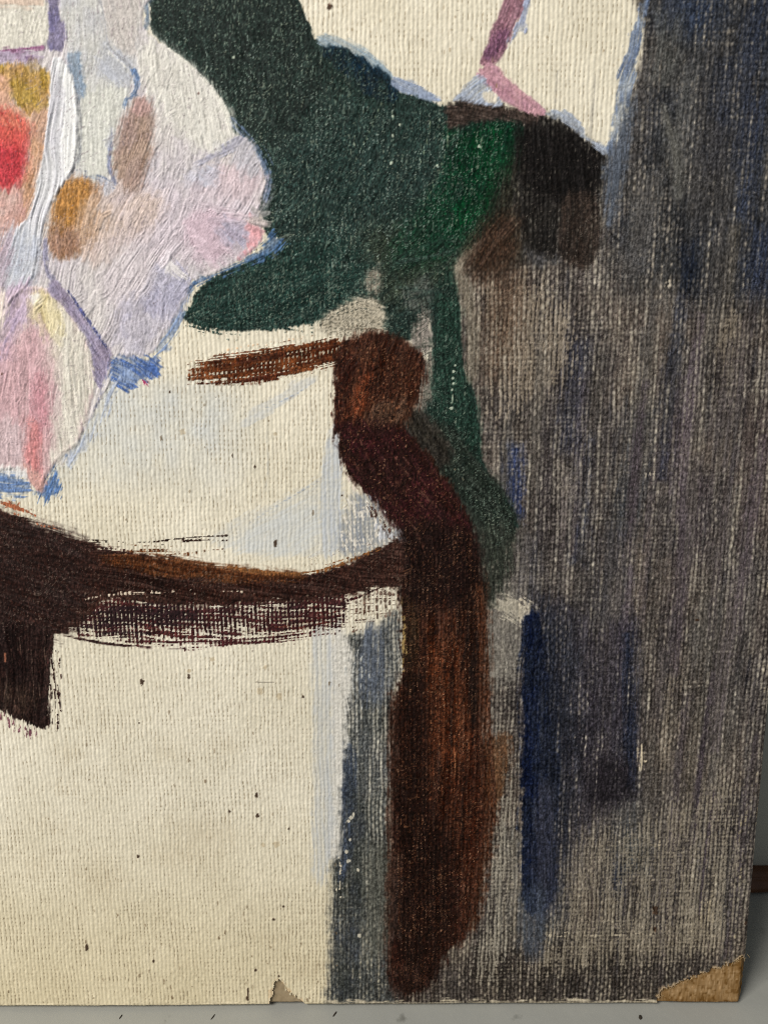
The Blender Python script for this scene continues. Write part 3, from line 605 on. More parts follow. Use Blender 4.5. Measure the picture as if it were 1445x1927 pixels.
paint(path=[(742, 1300), (738, 1500), (734, 1700), (735, 1830)], wd=[6, 7, 7, 6], col=(66, 44, 34), mode='thin', load=.7, kt=.5, edge=6, rag=8, var=12, h=.1, fill=.15, ln=60)
paint([(735, 1820), (850, 1790), (830, 1840), (800, 1868), (740, 1872)], (44, 26, 20), mode='dry', load=.5, qs=.5, edge=6, rag=8, ang=90, ln=30, var=8, h=.3)
dabs([(650, 655), (720, 640), (785, 680), (765, 770), (700, 790), (645, 780)], 50, 106, (20, 56), (2, 5), .5, .5, 9, fill=.65, gloss=.55)
flecks(KNOB, (26, 13, 9), dens=.73, size=2.6, ln=16, ang=90, alpha=.7)
flecks(KNOB, (112, 76, 52), dens=.80, size=2.2, ln=10, ang=88, alpha=.55)
flecks(KNOB, (170, 130, 100), dens=.90, size=1.8, ln=4, ang=88, alpha=.6)
for i in range(60):
    x = rng.uniform(645, 780); y = rng.uniform(650, 780); l = rng.uniform(20, 60)
    paint(path=[(x, y), (x - l * .12, y + l * .5), (x - l * .28, y + l)], wd=[.4, 1.0, .4], col=(142, 88, 58), load=.7, alpha=rng.uniform(.3, .7), edge=.9, rag=.8, h=1.0, fill=.6, bump=.1)
for i in range(34):
    x = rng.uniform(690, 850); y = 640 + (x - 690) * .95 + rng.uniform(150, 260); l = rng.uniform(20, 60)
    paint(path=[(x, y), (x + l * .3, y + l * .36), (x + l * .62, y + l * .72)], wd=[.4, .9, .4], col=(128, 92, 70), load=.6, alpha=rng.uniform(.3, .7), edge=.9, rag=.8, h=.9, fill=.6, bump=.1)
for i in range(46):                                       # hairs of the brush turning down the arm of the chair
    o = rng.uniform(-46, 46); t0 = rng.uniform(0, .75); t1 = min(1, t0 + rng.uniform(.15, .4))
    A = smooth_pts([(690, 806), (716, 866), (764, 930), (812, 985), (836, 1060), (836, 1130)], False, 8)
    N_ = np.gradient(A, axis=0); N_ /= np.hypot(N_[:, 0], N_[:, 1])[:, None]
    B_ = A + np.stack([-N_[:, 1], N_[:, 0]], 1) * o
    k0, k1 = int(t0 * (len(A) - 1)), max(int(t0 * (len(A) - 1)) + 3, int(t1 * (len(A) - 1)))
    g = rng.uniform(-10, 16); lt = rng.random() < .45
    paint(path=B_[k0:k1:2] if k1 - k0 > 4 else B_[k0:k1], wd=[.5, rng.uniform(.9, 2.6), .5], col=(104 + g, 70 + g, 56 + g) if lt else (26, 13, 12), load=.65, alpha=rng.uniform(.35, .75), edge=1.2, rag=1.4, var=7, h=.8, bump=.2, fill=.55)
paint(path=[(637, 850), (652, 900), (678, 942), (700, 960)], wd=[2, 4, 5, 3], col=(216, 200, 186), mode='dry', load=.5, edge=2, rag=2, h=.3)
paint([(618, 700), (640, 690), (640, 808), (622, 800)], (70, 34, 22), mode='dry', load=.32, edge=4, rag=5, ang=92, h=.4, fill=.3, ln=14)
# blue-grey scumble left of the post at the crossbar
paint([(660, 940), (690, 935), (730, 985), (752, 1012), (700, 1035), (640, 1040), (650, 980)], (134, 138, 144), mode='thin', load=.8, kt=.95, edge=12, rag=10, ang=60, var=14, h=.05, fill=.05)
paint([(640, 950), (690, 935), (752, 1010), (700, 1040), (640, 1040)], (222, 214, 200), mode='dry', load=.4, qs=.5, edge=6, rag=8, ang=70, ln=12, var=10, h=.2)
paint([(690, 940), (752, 1005), (754, 1030), (715, 1020)], (74, 52, 44), mode='dry', load=.4, qs=.5, edge=5, rag=8, ang=50, ln=14, var=10, h=.2)
paint([(690, 980), (740, 990), (752, 1010), (720, 1026)], (196, 196, 198), mode='dry', load=.5, edge=5, rag=5, ln=10)

# ---- crossbar and leg at the left
paint(path=[(-60, 1110), (60, 1100), (200, 1100), (320, 1120), (420, 1126), (520, 1122), (640, 1106), (748, 1066)], wd=[95, 86, 76, 66, 60, 46, 40, 36], col=(42, 22, 20), mode='dry', load=.56, ends=[1.3, 1.3, 1.1, 1.0, .92, .9, .95, 1.1],
      edge=5, rag=7, var=8, col2=(62, 24, 24), msc=30, h=.5, bump=.4, fill=.35, gloss=.5, wid=2.6, ln=80)
paint(path=[(130, 1196), (230, 1208), (360, 1214), (480, 1206), (640, 1188)], wd=[6, 12, 14, 16, 14], col=(64, 24, 26), mode='dry', load=.5, edge=4, rag=5, var=9, h=.5, ends=[.9, 1.15, .95, .85, 1.1, .7], gloss=.5, ln=60)
paint(path=[(480, 1165), (560, 1168), (650, 1150)], wd=[26, 30, 24], col=(84, 34, 28), mode='dry', load=.52, edge=5, rag=5, var=10, h=.5, gloss=.5, ln=40, ends=[.9, 1.1, .8])
paint(path=[(120, 1195), (200, 1210), (262, 1217)], wd=[1.5, 3, 1.5], col=(44, 22, 20), load=.9, edge=1, rag=1, h=.6)
paint(path=[(262, 1217), (350, 1219)], wd=[2, 1.5], col=(48, 20, 22), load=.6, edge=1, rag=1.5, h=.6)
paint([(120, 1192), (190, 1118), (330, 1120), (480, 1122), (600, 1112), (652, 1100), (660, 1186), (560, 1198), (420, 1212), (300, 1214), (200, 1207)], (48, 23, 25), mode='dry', load=.55, qs=.42, edge=6, rag=5, ang=4, var=9, col2=(70, 30, 28), msc=40, h=.4, fill=.25, gloss=.5, ln=40)
paint([(140, 1190), (200, 1120), (330, 1122), (400, 1150), (330, 1200), (220, 1204)], (42, 24, 26), mode='dry', load=.64, qs=.42, edge=12, rag=6, ang=4, var=8, h=.4, fill=.3, gloss=.5, ln=40)
BAR = [(-60, 930), (0, 958), (40, 972), (80, 990), (138, 1010), (190, 1030), (240, 1040), (320, 1050), (400, 1068), (480, 1080), (573, 1080), (667, 1056), (720, 1028), (752, 1016), (756, 1096), (700, 1108), (640, 1120), (560, 1131),
       (480, 1135), (400, 1139), (300, 1134), (200, 1128), (180, 1150), (140, 1182), (96, 1192), (-60, 1200)]
paint(BAR, (46, 27, 22), edge=4, rag=7, ang=8, var=11, col2=(58, 35, 28), msc=50, h=.8, bump=.4, fill=.6, gloss=.5, wid=2.4, ln=60, part=7)
paint([(-60, 960), (40, 975), (150, 1020), (160, 1120), (120, 1190), (-60, 1190)], (44, 29, 26), load=.5, edge=24, rag=14, ang=20, var=9, h=.3, bump=.4, fill=.6, gloss=.5)
paint([(200, 1046), (330, 1050), (440, 1068), (560, 1080), (560, 1092), (420, 1092), (300, 1080), (210, 1066)], (84, 46, 22), load=.75, edge=7, rag=7, ang=6, var=14, h=.4, bump=.4, fill=.45, gloss=.5, ln=60)
paint(path=[(430, 1062), (500, 1074), (580, 1074), (650, 1056), (720, 1028)], wd=[10, 11, 10, 10, 8], col=(116, 72, 36), mode='dry', load=.62, edge=4, rag=4, var=14, h=.4, gloss=.5, ln=70)
paint(path=[(160, 1020), (262, 1022), (350, 1014), (432, 1010)], wd=[5, 6, 7, 8], col=(46, 26, 18), mode='dry', load=.82, ends=[1, .9, .8, .45], edge=2.5, rag=4, var=8, h=.5, gloss=.5, ln=70)
paint(path=[(240, 1034), (330, 1036), (425, 1028)], wd=[8, 9, 7], col=(96, 54, 26), mode='dry', load=.66, ends=[1, .8, .5], edge=3, rag=4, var=12, h=.4, ln=60)
paint(path=[(0, 944), (40, 958), (90, 984), (146, 1004)], wd=[10, 11, 10, 6], col=(150, 84, 54), mode='dry', load=.66, edge=4, rag=5, var=14, h=.4, ln=30, ends=[1, 1, .9, .6])
paint(path=[(158, 1126), (220, 1120), (300, 1118), (420, 1114), (560, 1118)], wd=[4, 5, 4, 3, 2], col=(224, 206, 182), mode='dry', load=.46, edge=2, rag=3, var=6, h=.2, ln=50, ends=[.8, 1.1, .9, .6, .3])
LEG = [(-60, 1180), (92, 1184), (92, 1250), (94, 1330), (90, 1366), (60, 1364), (30, 1350), (0, 1336), (-60, 1340)]
paint(LEG, (34, 21, 19), edge=3, rag=6, ang=92, var=9, col2=(44, 28, 24), msc=40, h=.7, bump=.45, fill=.5, gloss=.5, ln=80, part=9)
paint([(84, 1196), (108, 1196), (118, 1260), (120, 1340), (110, 1376), (60, 1384), (30, 1364), (84, 1360)], (48, 24, 22), mode='dry', load=.46, edge=6, rag=6, ang=92, var=8, h=.4, fill=.3, gloss=.5, ln=20)
paint([(-60, 1330), (10, 1336), (40, 1356), (90, 1372), (60, 1396), (0, 1366), (-60, 1360)], (110, 66, 76), mode='dry', load=.42, edge=6, rag=6, ang=92, var=10, h=.2, ln=14)
paint(path=[(10, 1226), (12, 1246)], wd=[2.5, 2.5], col=(176, 112, 84), load=.8, edge=2, rag=2, h=.4)
for i in range(26):
    x = rng.uniform(2, 86); y = rng.uniform(1190, 1290); l = rng.uniform(20, 70)
    paint(path=[(x, y), (x + 2, y + l * .5), (x + 3, y + l)], wd=[.4, .9, .4], col=(104, 84, 72), load=.6, alpha=rng.uniform(.3, .7), edge=.9, rag=.8, h=.8, fill=.5, bump=.1)
flecks(BAR, (100, 88, 78), dens=.82, size=2.2, ln=6, ang=20, alpha=.6)
flecks([(560, 1050), (760, 1010), (900, 1050), (890, 1110), (700, 1110)], (104, 80, 66), dens=.83, size=2.2, ln=7, ang=-40, alpha=.55)
paint([(650, 1118), (700, 1104), (752, 1100), (754, 1150), (700, 1185), (650, 1200)], (120, 106, 92), mode='dry', load=.42, qs=.4, edge=10, rag=10, ang=-6, var=20, col2=(84, 60, 48), msc=24, ln=24, h=.2, fill=.1)

# ---- the blossom
FL = [(269, -60), (269, 20), (275, 56), (318, 93), (355, 120), (392, 157), (415, 187), (430, 224), (442, 254), (466, 264), (482, 291), (499, 336), (488, 377), (490, 420), (497, 441), (486, 462), (448, 490), (404, 515), (360, 530),
      (348, 563), (329, 597), (299, 649), (277, 668), (213, 672), (207, 720), (194, 745), (168, 795), (146, 836), (123, 855), (86, 900), (76, 925), (56, 905), (30, 884), (-60, 870), (-300, 700), (-320, -60)]
paint(path=[(270, -40), (280, 20), (276, 56)], wd=[7, 9, 4], col=(108, 124, 144), load=.55, edge=3, rag=6, var=12, h=.5, fill=.5)
paint(path=[(430, 222), (468, 262), (492, 300), (504, 336), (496, 372)], wd=[5, 7, 8, 7, 5], col=(96, 114, 142), mode='body', load=.4, edge=3, rag=7, var=14, h=.5, fill=.4)
paint(path=[(526, 446), (500, 472), (450, 496), (400, 518), (364, 536), (348, 560)], wd=[16, 11, 8, 7, 6, 4], col=(62, 90, 126), load=.62, edge=3, rag=7, var=16, h=.6, bump=.4, fill=.5, part=12)
paint(path=[(348, 556), (338, 596), (310, 640), (282, 668)], wd=[5, 10, 11, 8], col=(118, 136, 168), mode='body', load=.3, edge=5, rag=9, var=16, h=.4, fill=.3)
paint([(213, 668), (252, 666), (300, 682), (298, 704), (262, 720), (240, 736), (222, 726), (204, 708)], (60, 88, 146), load=.5, edge=4, rag=9, ang=30, var=20, h=.5, bump=.4, fill=.4, ln=20)
paint([(224, 690), (250, 696), (262, 718), (232, 716)], (150, 168, 200), load=.6, edge=6, rag=5, var=12, h=.3, fill=.3)
paint([(264, 712), (290, 704), (284, 724), (266, 730)], (150, 44, 84), mode='dry', load=.55, edge=4, rag=4, ang=45, var=10, h=.3, ln=12)
paint([(206, 700), (218, 740), (190, 800), (160, 840), (130, 872), (120, 860), (150, 830), (180, 775), (198, 735)], (170, 178, 194), load=.3, edge=7, rag=9, ang=112, var=14, h=.3, fill=.3)
paint([(122, 850), (104, 880), (116, 920), (92, 942), (80, 942), (74, 915), (86, 895)], (72, 104, 154), load=.6, edge=5, rag=9, ang=110, var=18, h=.5, fill=.4, ln=24)
paint([(-60, 892), (10, 886), (50, 900), (60, 922), (34, 932), (-60, 930)], (86, 112, 156), load=.5, edge=5, rag=9, ang=10, var=20, h=.4, fill=.35, ln=20)
paint(FL, (208, 200, 204), edge=2.2, rag=3, ang=104, wob=1.4, var=9, col2=(214, 207, 203), msc=60, h=1.3, bump=.75, fill=.8, gloss=.35, ridge=.7, wid=2.6, ln=60, part=20, lines=16)
# lit creamy shoulder
paint([(276, 60), (318, 95), (357, 122), (394, 159), (417, 190), (436, 240), (440, 262), (400, 290), (330, 250), (290, 190), (262, 120)], (224, 220, 210), load=.9, edge=16, rag=9, ang=78, var=9, h=.9, bump=.9, fill=.85, lines=20, wid=2.8, ln=50)
paint(path=[(392, 158), (415, 190), (430, 226), (440, 258)], wd=[3, 5, 5, 3], col=(238, 234, 222), load=.9, edge=2, rag=2.5, var=6, h=1.6, bump=.6, fill=.9)
paint(path=[(318, 94), (356, 122), (392, 158)], wd=[2, 3.5, 3], col=(232, 228, 216), load=.8, edge=2, rag=2.5, var=8, h=1.4, bump=.5, fill=.9)
# pinks and greys of the large blossom
paint([(380, 320), (440, 310), (495, 330), (480, 380), (420, 390), (360, 370)], (212, 192, 196), load=.8, edge=22, rag=10, ang=100, var=10, h=.6, bump=.5, fill=.8, lines=12)
paint(path=[(364, 310), (404, 292), (440, 274), (462, 262)], wd=[3, 7, 11, 9], col=(166, 164, 178), load=.8, edge=4, rag=4, var=14, h=.7, bump=.6, fill=.85, wid=2)
paint([(448, 268), (470, 266), (492, 320), (470, 330), (440, 310)], (188, 184, 190), load=.75, edge=8, rag=6, ang=120, var=12, h=.6, bump=.5, fill=.8)
paint([(360, 320), (410, 312), (400, 350), (352, 348)], (184, 184, 196), load=.65, edge=12, rag=8, ang=20, var=12, h=.4, bump=.4, fill=.8)
paint([(250, 360), (330, 350), (480, 380), (470, 420), (380, 480), (300, 520), (240, 470)], (212, 200, 206), load=.85, edge=30, rag=14, ang=124, var=10, h=.9, bump=.8, fill=.85, lines=18, wid=2.8, ln=60)
paint([(370, 400), (440, 404), (470, 440), (430, 485), (390, 500), (350, 450)], (212, 188, 198), load=.85, edge=18, rag=10, radial=(330, 380, 160), var=12, h=.9, bump=.9, fill=.85, lines=20, wid=3, ln=70)
paint([(420, 410), (462, 430), (474, 452), (440, 470), (420, 440)], (178, 174, 192), load=.65, edge=10, rag=7, ang=48, var=12, h=.7, bump=.7, fill=.85, lines=14)
paint([(468, 405), (486, 420), (495, 442), (484, 460), (466, 474), (462, 462), (472, 440)], (228, 168, 172), load=.9, edge=4, rag=4, ang=65, var=12, h=1.0, bump=.5, fill=.85)
paint([(452, 478), (480, 462), (478, 470), (452, 490)], (222, 164, 172), load=.8, edge=3, rag=3, h=.8)
paint([(180, 365), (240, 352), (300, 372), (296, 420), (230, 470), (180, 500), (160, 460), (190, 420)], (208, 188, 176), load=.85, edge=18, rag=10, ang=112, var=12, col2=(206, 190, 188), msc=34, h=.7, bump=.7, fill=.8, lines=16)
paint([(285, 500), (340, 500), (355, 540), (330, 590), (290, 600), (260, 570)], (166, 164, 186), load=.85, edge=14, rag=10, ang=56, var=16, col2=(186, 182, 196), msc=26, h=.9, bump=.8, fill=.85, lines=16, wid=2.4, ln=50)
paint([(220, 480), (290, 470), (280, 540), (230, 580), (180, 540)], (212, 202, 204), load=.8, edge=22, rag=10, ang=120, var=10, h=.8, bump=.7, fill=.85, lines=14)
paint([(250, 560), (320, 580), (290, 650), (240, 660), (214, 620)], (178, 174, 194), load=.8, edge=16, rag=10, ang=100, var=14, col2=(200, 194, 202), msc=26, h=.8, bump=.6, fill=.8, lines=14)
paint([(318, 490), (352, 520), (340, 526), (312, 504)], (226, 220, 218), load=.8, edge=4, rag=4, ang=40, var=8, h=1.2, bump=.8, wid=2.4)
# upper left: creams and greys
paint([(122, -60), (270, -60), (268, 20), (262, 60), (256, 130), (240, 190), (222, 240), (212, 320), (150, 322), (152, 200), (134, 110), (122, 60)], (205, 203, 197), edge=6, rag=5, ang=91, var=8, col2=(196, 195, 196), msc=44, h=.6, bump=.4, fill=.45, gloss=.3, part=29, lines=8)
paint([(196, -60), (268, -60), (266, 40), (250, 110), (220, 90), (198, 40)], (198, 190, 184), load=.75, edge=12, rag=8, ang=70, var=12, h=.6, bump=.5, fill=.6, lines=8)
paint([(196, 84), (240, 110), (248, 150), (220, 160), (190, 130)], (182, 184, 192), load=.7, edge=10, rag=8, ang=50, var=12, h=.5, bump=.4, fill=.6)
paint([(155, 175), (235, 170), (224, 240), (212, 325), (150, 325)], (214, 213, 203), load=.8, edge=10, rag=6, ang=91, var=8, h=.4, bump=.3, fill=.35)
paint(path=[(184, -20), (198, 40), (202, 74), (214, 98), (238, 116), (254, 138)], wd=[1.6, 2, 2, 2.5, 3, 2], col=(150, 150, 154), load=.8, alpha=.8, edge=1.2, rag=2, h=-.8, bump=.2, fill=.6)  # shadow beside the raised paint edge, painted in grey
paint(path=[(180, -20), (194, 40), (198, 78), (210, 102), (234, 121), (250, 142)], wd=[1.6, 2, 2, 2.5, 3, 2], col=(224, 222, 216), load=.8, edge=1.5, rag=2, h=1.6, bump=.3, fill=.6)
paint(path=[(254, 130), (262, 158), (258, 176), (242, 190), (238, 206)], wd=[3, 4, 6, 6, 3], col=(90, 116, 154), load=.65, edge=3, rag=5, var=14, h=.3, fill=.5)
paint(path=[(216, 250), (208, 296), (212, 330), (220, 348)], wd=[3, 4, 4, 3], col=(128, 134, 160), load=.8, edge=2.5, rag=3, var=12, h=.3, fill=.5)
paint(path=[(150, 330), (188, 336), (216, 352)], wd=[3, 4, 3], col=(104, 118, 146), load=.65, edge=3, rag=5, var=12, h=.2, fill=.5)
paint([(184, 338), (215, 350), (205, 372), (184, 366)], (186, 186, 194), load=.7, edge=6, rag=5, h=.3)
# shaded petal, brown-pink
paint([(256, 188), (284, 190), (290, 224), (288, 280), (272, 335), (258, 362), (228, 350), (215, 318), (220, 262), (236, 220)], (172, 148, 132), edge=11, rag=8, ang=106, var=13, col2=(160, 136, 128), msc=34, h=.8, bump=.7, fill=.8, part=24, lines=22, wid=2.6, ln=60)
paint([(256, 190), (282, 194), (276, 216), (252, 216)], (184, 150, 144), load=.7, edge=6, rag=5, ang=100, var=12, h=.6, bump=.5)
# ochre oval
paint([(118, 350), (140, 338), (162, 336), (184, 348), (186, 372), (172, 402), (168, 440), (150, 474), (124, 486), (98, 474), (92, 440), (100, 396)], (168, 126, 84), edge=11, rag=8, ang=98, var=16, col2=(160, 124, 98), msc=40, h=.8, bump=.75, fill=.75, part=25, lines=24, wid=2.6, ln=50)
paint([(112, 356), (160, 340), (168, 376), (140, 420), (108, 410)], (176, 126, 68), load=.65, edge=9, rag=6, ang=100, var=14, h=.6, bump=.6, lines=16)
paint([(96, 440), (160, 440), (140, 484), (104, 482)], (160, 126, 108), load=.8, edge=10, rag=7, ang=96, var=12, h=.5, bump=.6, lines=14)
paint([(150, 396), (190, 360), (200, 420), (170, 470), (150, 450)], (192, 162, 138), load=.6, edge=12, rag=8, ang=104, var=12, h=.5, bump=.5, lines=10)
# top left block and purple lines
paint([(-90, -60), (88, -60), (90, 20), (92, 80), (0, 94), (-90, 96)], (216, 211, 198), edge=4, rag=4, ang=91, var=8, h=.4, bump=.3, fill=.3, part=28)
paint([(-90, -60), (84, -60), (80, 8), (0, 14), (-90, 14)], (208, 186, 168), load=.75, edge=8, rag=8, ang=5, var=12, h=.5, bump=.4, fill=.5)
paint([(88, -60), (112, -60), (112, 20), (124, 50), (122, 92), (98, 96), (90, 84), (94, 40)], (136, 128, 152), edge=3, rag=3.5, ang=88, var=14, col2=(112, 106, 140), msc=24, h=.5, bump=.4, fill=.55, ln=40)
paint(path=[(-60, 104), (0, 100), (44, 94), (84, 90)], wd=[7, 7, 5, 3], col=(140, 92, 124), load=.85, edge=2.5, rag=3.5, var=16, h=.4, fill=.5)
paint([(-90, 100), (0, 100), (60, 98), (80, 106), (64, 120), (0, 118), (-90, 118)], (168, 152, 172), load=.8, edge=5, rag=5, ang=5, var=12, h=.5, fill=.6)
dot(57, 110, 7, (96, 66, 110), ry=5)
# ochre, red, orange
paint([(-90, 122), (0, 122), (70, 122), (94, 144), (92, 208), (62, 226), (36, 204), (0, 160), (-90, 160)], (172, 142, 72), edge=5, rag=5, ang=80, var=16, col2=(178, 140, 92), msc=30, h=.7, bump=.6, fill=.75, part=22, lines=16, wid=2.6, ln=40)
paint([(-90, 130), (0, 140), (30, 190), (60, 226), (50, 250), (0, 215), (-90, 210)], (212, 166, 140), load=.85, edge=9, rag=6, ang=50, var=12, h=.6, bump=.5, fill=.75, lines=10)
paint([(58, 222), (92, 206), (90, 240), (82, 290), (72, 336), (60, 396), (34, 436), (0, 470), (-60, 500), (-60, 380), (30, 350), (52, 300)], (202, 156, 120), edge=7, rag=6, ang=104, var=13, col2=(196, 160, 138), msc=36, h=.7, bump=.6, fill=.75, lines=16, wid=2.8, ln=55)
paint([(-90, 205), (0, 205), (34, 216), (58, 240), (52, 276), (48, 322), (28, 350), (6, 354), (-90, 340)], (196, 92, 84), edge=12, rag=7, ang=82, var=16, col2=(196, 72, 72), msc=34, h=.7, bump=.5, fill=.75, gloss=.4, part=23, lines=10, ln=50)
paint([(-60, 270), (0, 272), (44, 280), (44, 330), (24, 350), (-60, 340)], (178, 58, 66), load=.8, edge=14, rag=5, ang=88, var=10, h=.4, bump=.4, gloss=.45)
paint([(0, 210), (36, 214), (54, 244), (40, 262), (0, 250)], (206, 122, 98), load=.6, edge=9, rag=6, ang=70, var=14, h=.4, bump=.4)
paint([(0, 232), (46, 250), (50, 276), (0, 270)], (196, 84, 78), load=.6, edge=9, rag=5, ang=80, var=10, h=.4)
paint([(-90, 360), (0, 360), (34, 352), (50, 400), (24, 450), (0, 480), (-90, 480)], (200, 172, 164), load=.9, edge=8, rag=7, ang=112, var=14, col2=(204, 160, 150), msc=24, h=.6, bump=.5, fill=.75, lines=12)
def flower_way(x, y):
    if x < 130 and y < 560: return 100
    if x > 330 and y < 300: return 74 + (x - 330) * .1
    if y > 560 and x > 230: return 62
    if x > 300 and y > 380: return math.degrees(math.atan2(y - 360, x - 300)) if x > 360 else 118
    return 112 - (x - 200) * .06
dabs([(268, 70), (318, 98), (392, 162), (440, 262), (480, 300), (490, 380), (488, 450), (400, 508), (345, 560), (290, 655), (215, 662), (150, 570), (100, 520), (110, 490), (160, 470), (200, 360), (225, 350), (262, 365), (290, 280), (290, 190), (262, 120)],
     340, flower_way, (16, 46), (3, 8.5), .8, .75, 7, spread=13)
dabs([(122, 125), (215, 125), (240, 200), (212, 318), (150, 318)], 40, 92, (16, 40), (3, 6), .3, .3, 5, fill=.5)
dabs([(0, 125), (90, 130), (84, 290), (60, 390), (0, 470)], 90, lambda x, y: 96 - (x - 40) * .3, (14, 36), (3, 6.5), .6, .6, 9)
dabs([(230, 220), (284, 200), (286, 280), (258, 355), (222, 320)], 34, 106, (16, 36), (2.5, 5), .6, .6, 8)
dabs([(106, 360), (160, 345), (182, 372), (160, 440), (120, 480), (98, 460)], 40, 98, (14, 34), (2.5, 5), .6, .6, 10)
# white petal, thick
WP = [(104, 106), (124, 118), (138, 148), (146, 180), (148, 240), (145, 304), (124, 344), (110, 362), (92, 402), (78, 450), (64, 520), (30, 560), (8, 580), (2, 540), (18, 470), (36, 430), (58, 396), (72, 336), (82, 290), (90, 240), (94, 190), (98, 130)]
paint(WP, (222, 221, 222), edge=2.2, rag=2.5, ang=96, var=8, col2=(214, 212, 218), msc=50, h=1.9, bump=1.0, fill=.92, gloss=.4, ridge=1.6, part=21, lines=16, wid=3.0, ln=70)
paint([(118, 120), (138, 150), (147, 190), (148, 250), (144, 300), (128, 330), (118, 300), (122, 200)], (236, 235, 232), load=.8, edge=6, rag=4, ang=92, var=8, h=1.2, bump=.8, fill=.92, wid=3, ln=60)
paint([(6, 440), (40, 430), (78, 450), (66, 520), (30, 560), (6, 560)], (206, 208, 214), load=.7, edge=16, rag=9, ang=108, var=12, col2=(190, 194, 206), msc=28, h=.5, bump=.6, fill=.7, lines=12)
paint(path=[(150, 180), (152, 240), (149, 300), (130, 340)], wd=[2, 3.2, 3, 2], col=(120, 122, 126), load=.8, alpha=.75, edge=1.6, rag=1.6, h=-.6, bump=.1, fill=.6)  # shadow to the right of the thick petal ridge, painted as a dark line
paint([(124, 100), (148, 100), (154, 130), (160, 172), (148, 186), (140, 150), (130, 122)], (128, 144, 162), load=.6, edge=4, rag=4, ang=80, var=14, h=.3, fill=.5)
paint(path=[(88, 450), (86, 490), (96, 520), (116, 540)], wd=[3, 4, 5, 4], col=(142, 138, 158), load=.75, edge=3, rag=4, var=12, h=.2, fill=.6)
paint([(2, 460), (24, 440), (20, 500), (6, 560), (-60, 560), (-60, 480)], (176, 160, 172), load=.6, edge=8, rag=7, ang=110, var=14, h=.4, fill=.6)
# pink and cream petal below
PP = [(60, 540), (100, 548), (124, 576), (158, 628), (178, 690), (182, 720), (166, 780), (146, 832), (122, 852), (92, 888), (76, 924), (58, 900), (34, 880), (-60, 872), (-120, 700), (0, 600), (20, 560)]
paint(PP, (208, 184, 184), edge=3, rag=3, ang=91, var=10, col2=(214, 196, 190), msc=50, h=1.4, bump=.85, fill=.88, gloss=.35, ridge=.9, part=26, lines=20, wid=2.8, ln=80)
paint([(100, 560), (124, 578), (158, 630), (178, 690), (180, 722), (164, 782), (142, 832), (100, 870), (110, 800), (112, 700), (106, 640)], (226, 220, 206), load=.92, edge=12, rag=7, ang=86, var=9, h=1.2, bump=1.0, fill=.9, lines=22, wid=3.0, ln=70)
paint([(56, 562), (92, 552), (122, 596), (114, 640), (92, 622), (64, 598)], (222, 206, 152), load=.85, edge=7, rag=6, ang=78, var=12, col2=(226, 214, 180), msc=26, h=.9, bump=.8, fill=.88, lines=18, ln=50)
paint([(54, 560), (76, 552), (80, 570), (62, 580)], (240, 234, 222), load=.9, edge=4, rag=4, ang=60, var=6, h=1.4, bump=.6)
paint([(24, 640), (74, 620), (96, 680), (96, 800), (80, 900), (60, 880), (30, 800), (-60, 800), (-60, 660)], (208, 170, 174), load=.75, edge=18, rag=9, ang=90, var=13, h=.7, bump=.7, fill=.85, lines=18, ln=70)
paint([(72, 700), (92, 720), (94, 800), (76, 830), (62, 770)], (204, 148, 156), load=.7, edge=12, rag=8, ang=91, var=12, h=.6, bump=.6, lines=14)
paint([(48, 796), (72, 800), (82, 860), (78, 905), (62, 890), (46, 850)], (202, 128, 126), load=.6, edge=13, rag=6, ang=88, var=14, h=.6, bump=.6, lines=12)
paint([(-60, 780), (40, 800), (44, 850), (30, 876), (-60, 870)], (204, 180, 182), load=.7, edge=14, rag=9, ang=88, var=12, h=.6, bump=.6, lines=14)
paint([(-60, 580), (30, 540), (60, 530), (50, 580), (20, 640), (-60, 680)], (200, 180, 192), load=.85, edge=9, rag=7, ang=118, var=14, col2=(186, 166, 190), msc=30, h=.7, bump=.6, fill=.8, lines=14)
paint([(-40, 560), (6, 548), (14, 590), (-10, 640), (-60, 660)], (226, 212, 200), load=.7, edge=9, rag=7, ang=100, var=10, h=.6)
paint(path=[(34, 600), (18, 640), (6, 680)], wd=[4, 5, 4], col=(170, 152, 178), load=.6, edge=4, rag=4, h=.4)
paint([(44, 872), (84, 900), (78, 924), (56, 904)], (206, 160, 150), load=.7, edge=5, rag=4, ang=70, var=12, h=.6)
paint([(0, 884), (26, 876), (50, 886), (52, 898), (20, 896)], (232, 228, 224), load=.8, edge=5, rag=5, h=.7)
dabs([(60, 560), (110, 570), (160, 640), (176, 700), (150, 810), (80, 900), (50, 860), (0, 850), (0, 620)], 170, lambda x, y: 90 - (x - 70) * .12, (20, 60), (2.5, 6.5), .7, .8, 7, spread=8)
# violet strip between the two petals
paint([(100, 528), (116, 536), (150, 580), (178, 624), (209, 662), (207, 690), (190, 730), (180, 712), (172, 668), (160, 630), (124, 578), (92, 548)], (160, 152, 176), edge=3, rag=3, ang=58, var=12, col2=(150, 138, 158), msc=24, h=1.0, bump=.7, fill=.85, part=27, lines=16, wid=2.6, ln=50)
paint(path=[(128, 546), (160, 592), (188, 632), (207, 660)], wd=[1.2, 2, 2, 1.2], col=(72, 76, 122), load=.8, edge=1.2, rag=1.6, h=.3, fill=.7)
paint(path=[(207, 664), (198, 720), (184, 760), (170, 790)], wd=[1.5, 2.4, 2.4, 2], col=(120, 124, 156), load=.7, edge=1.5, rag=2, h=.2, fill=.6)
flecks(FL, (142, 128, 134), dens=.86, size=2.0, ln=5, ang=84, alpha=.5)
for (x, y, r) in [(6, 704, 3), (374, 176, 2.6)]:
    dot(x, y, r, (110, 84, 78))

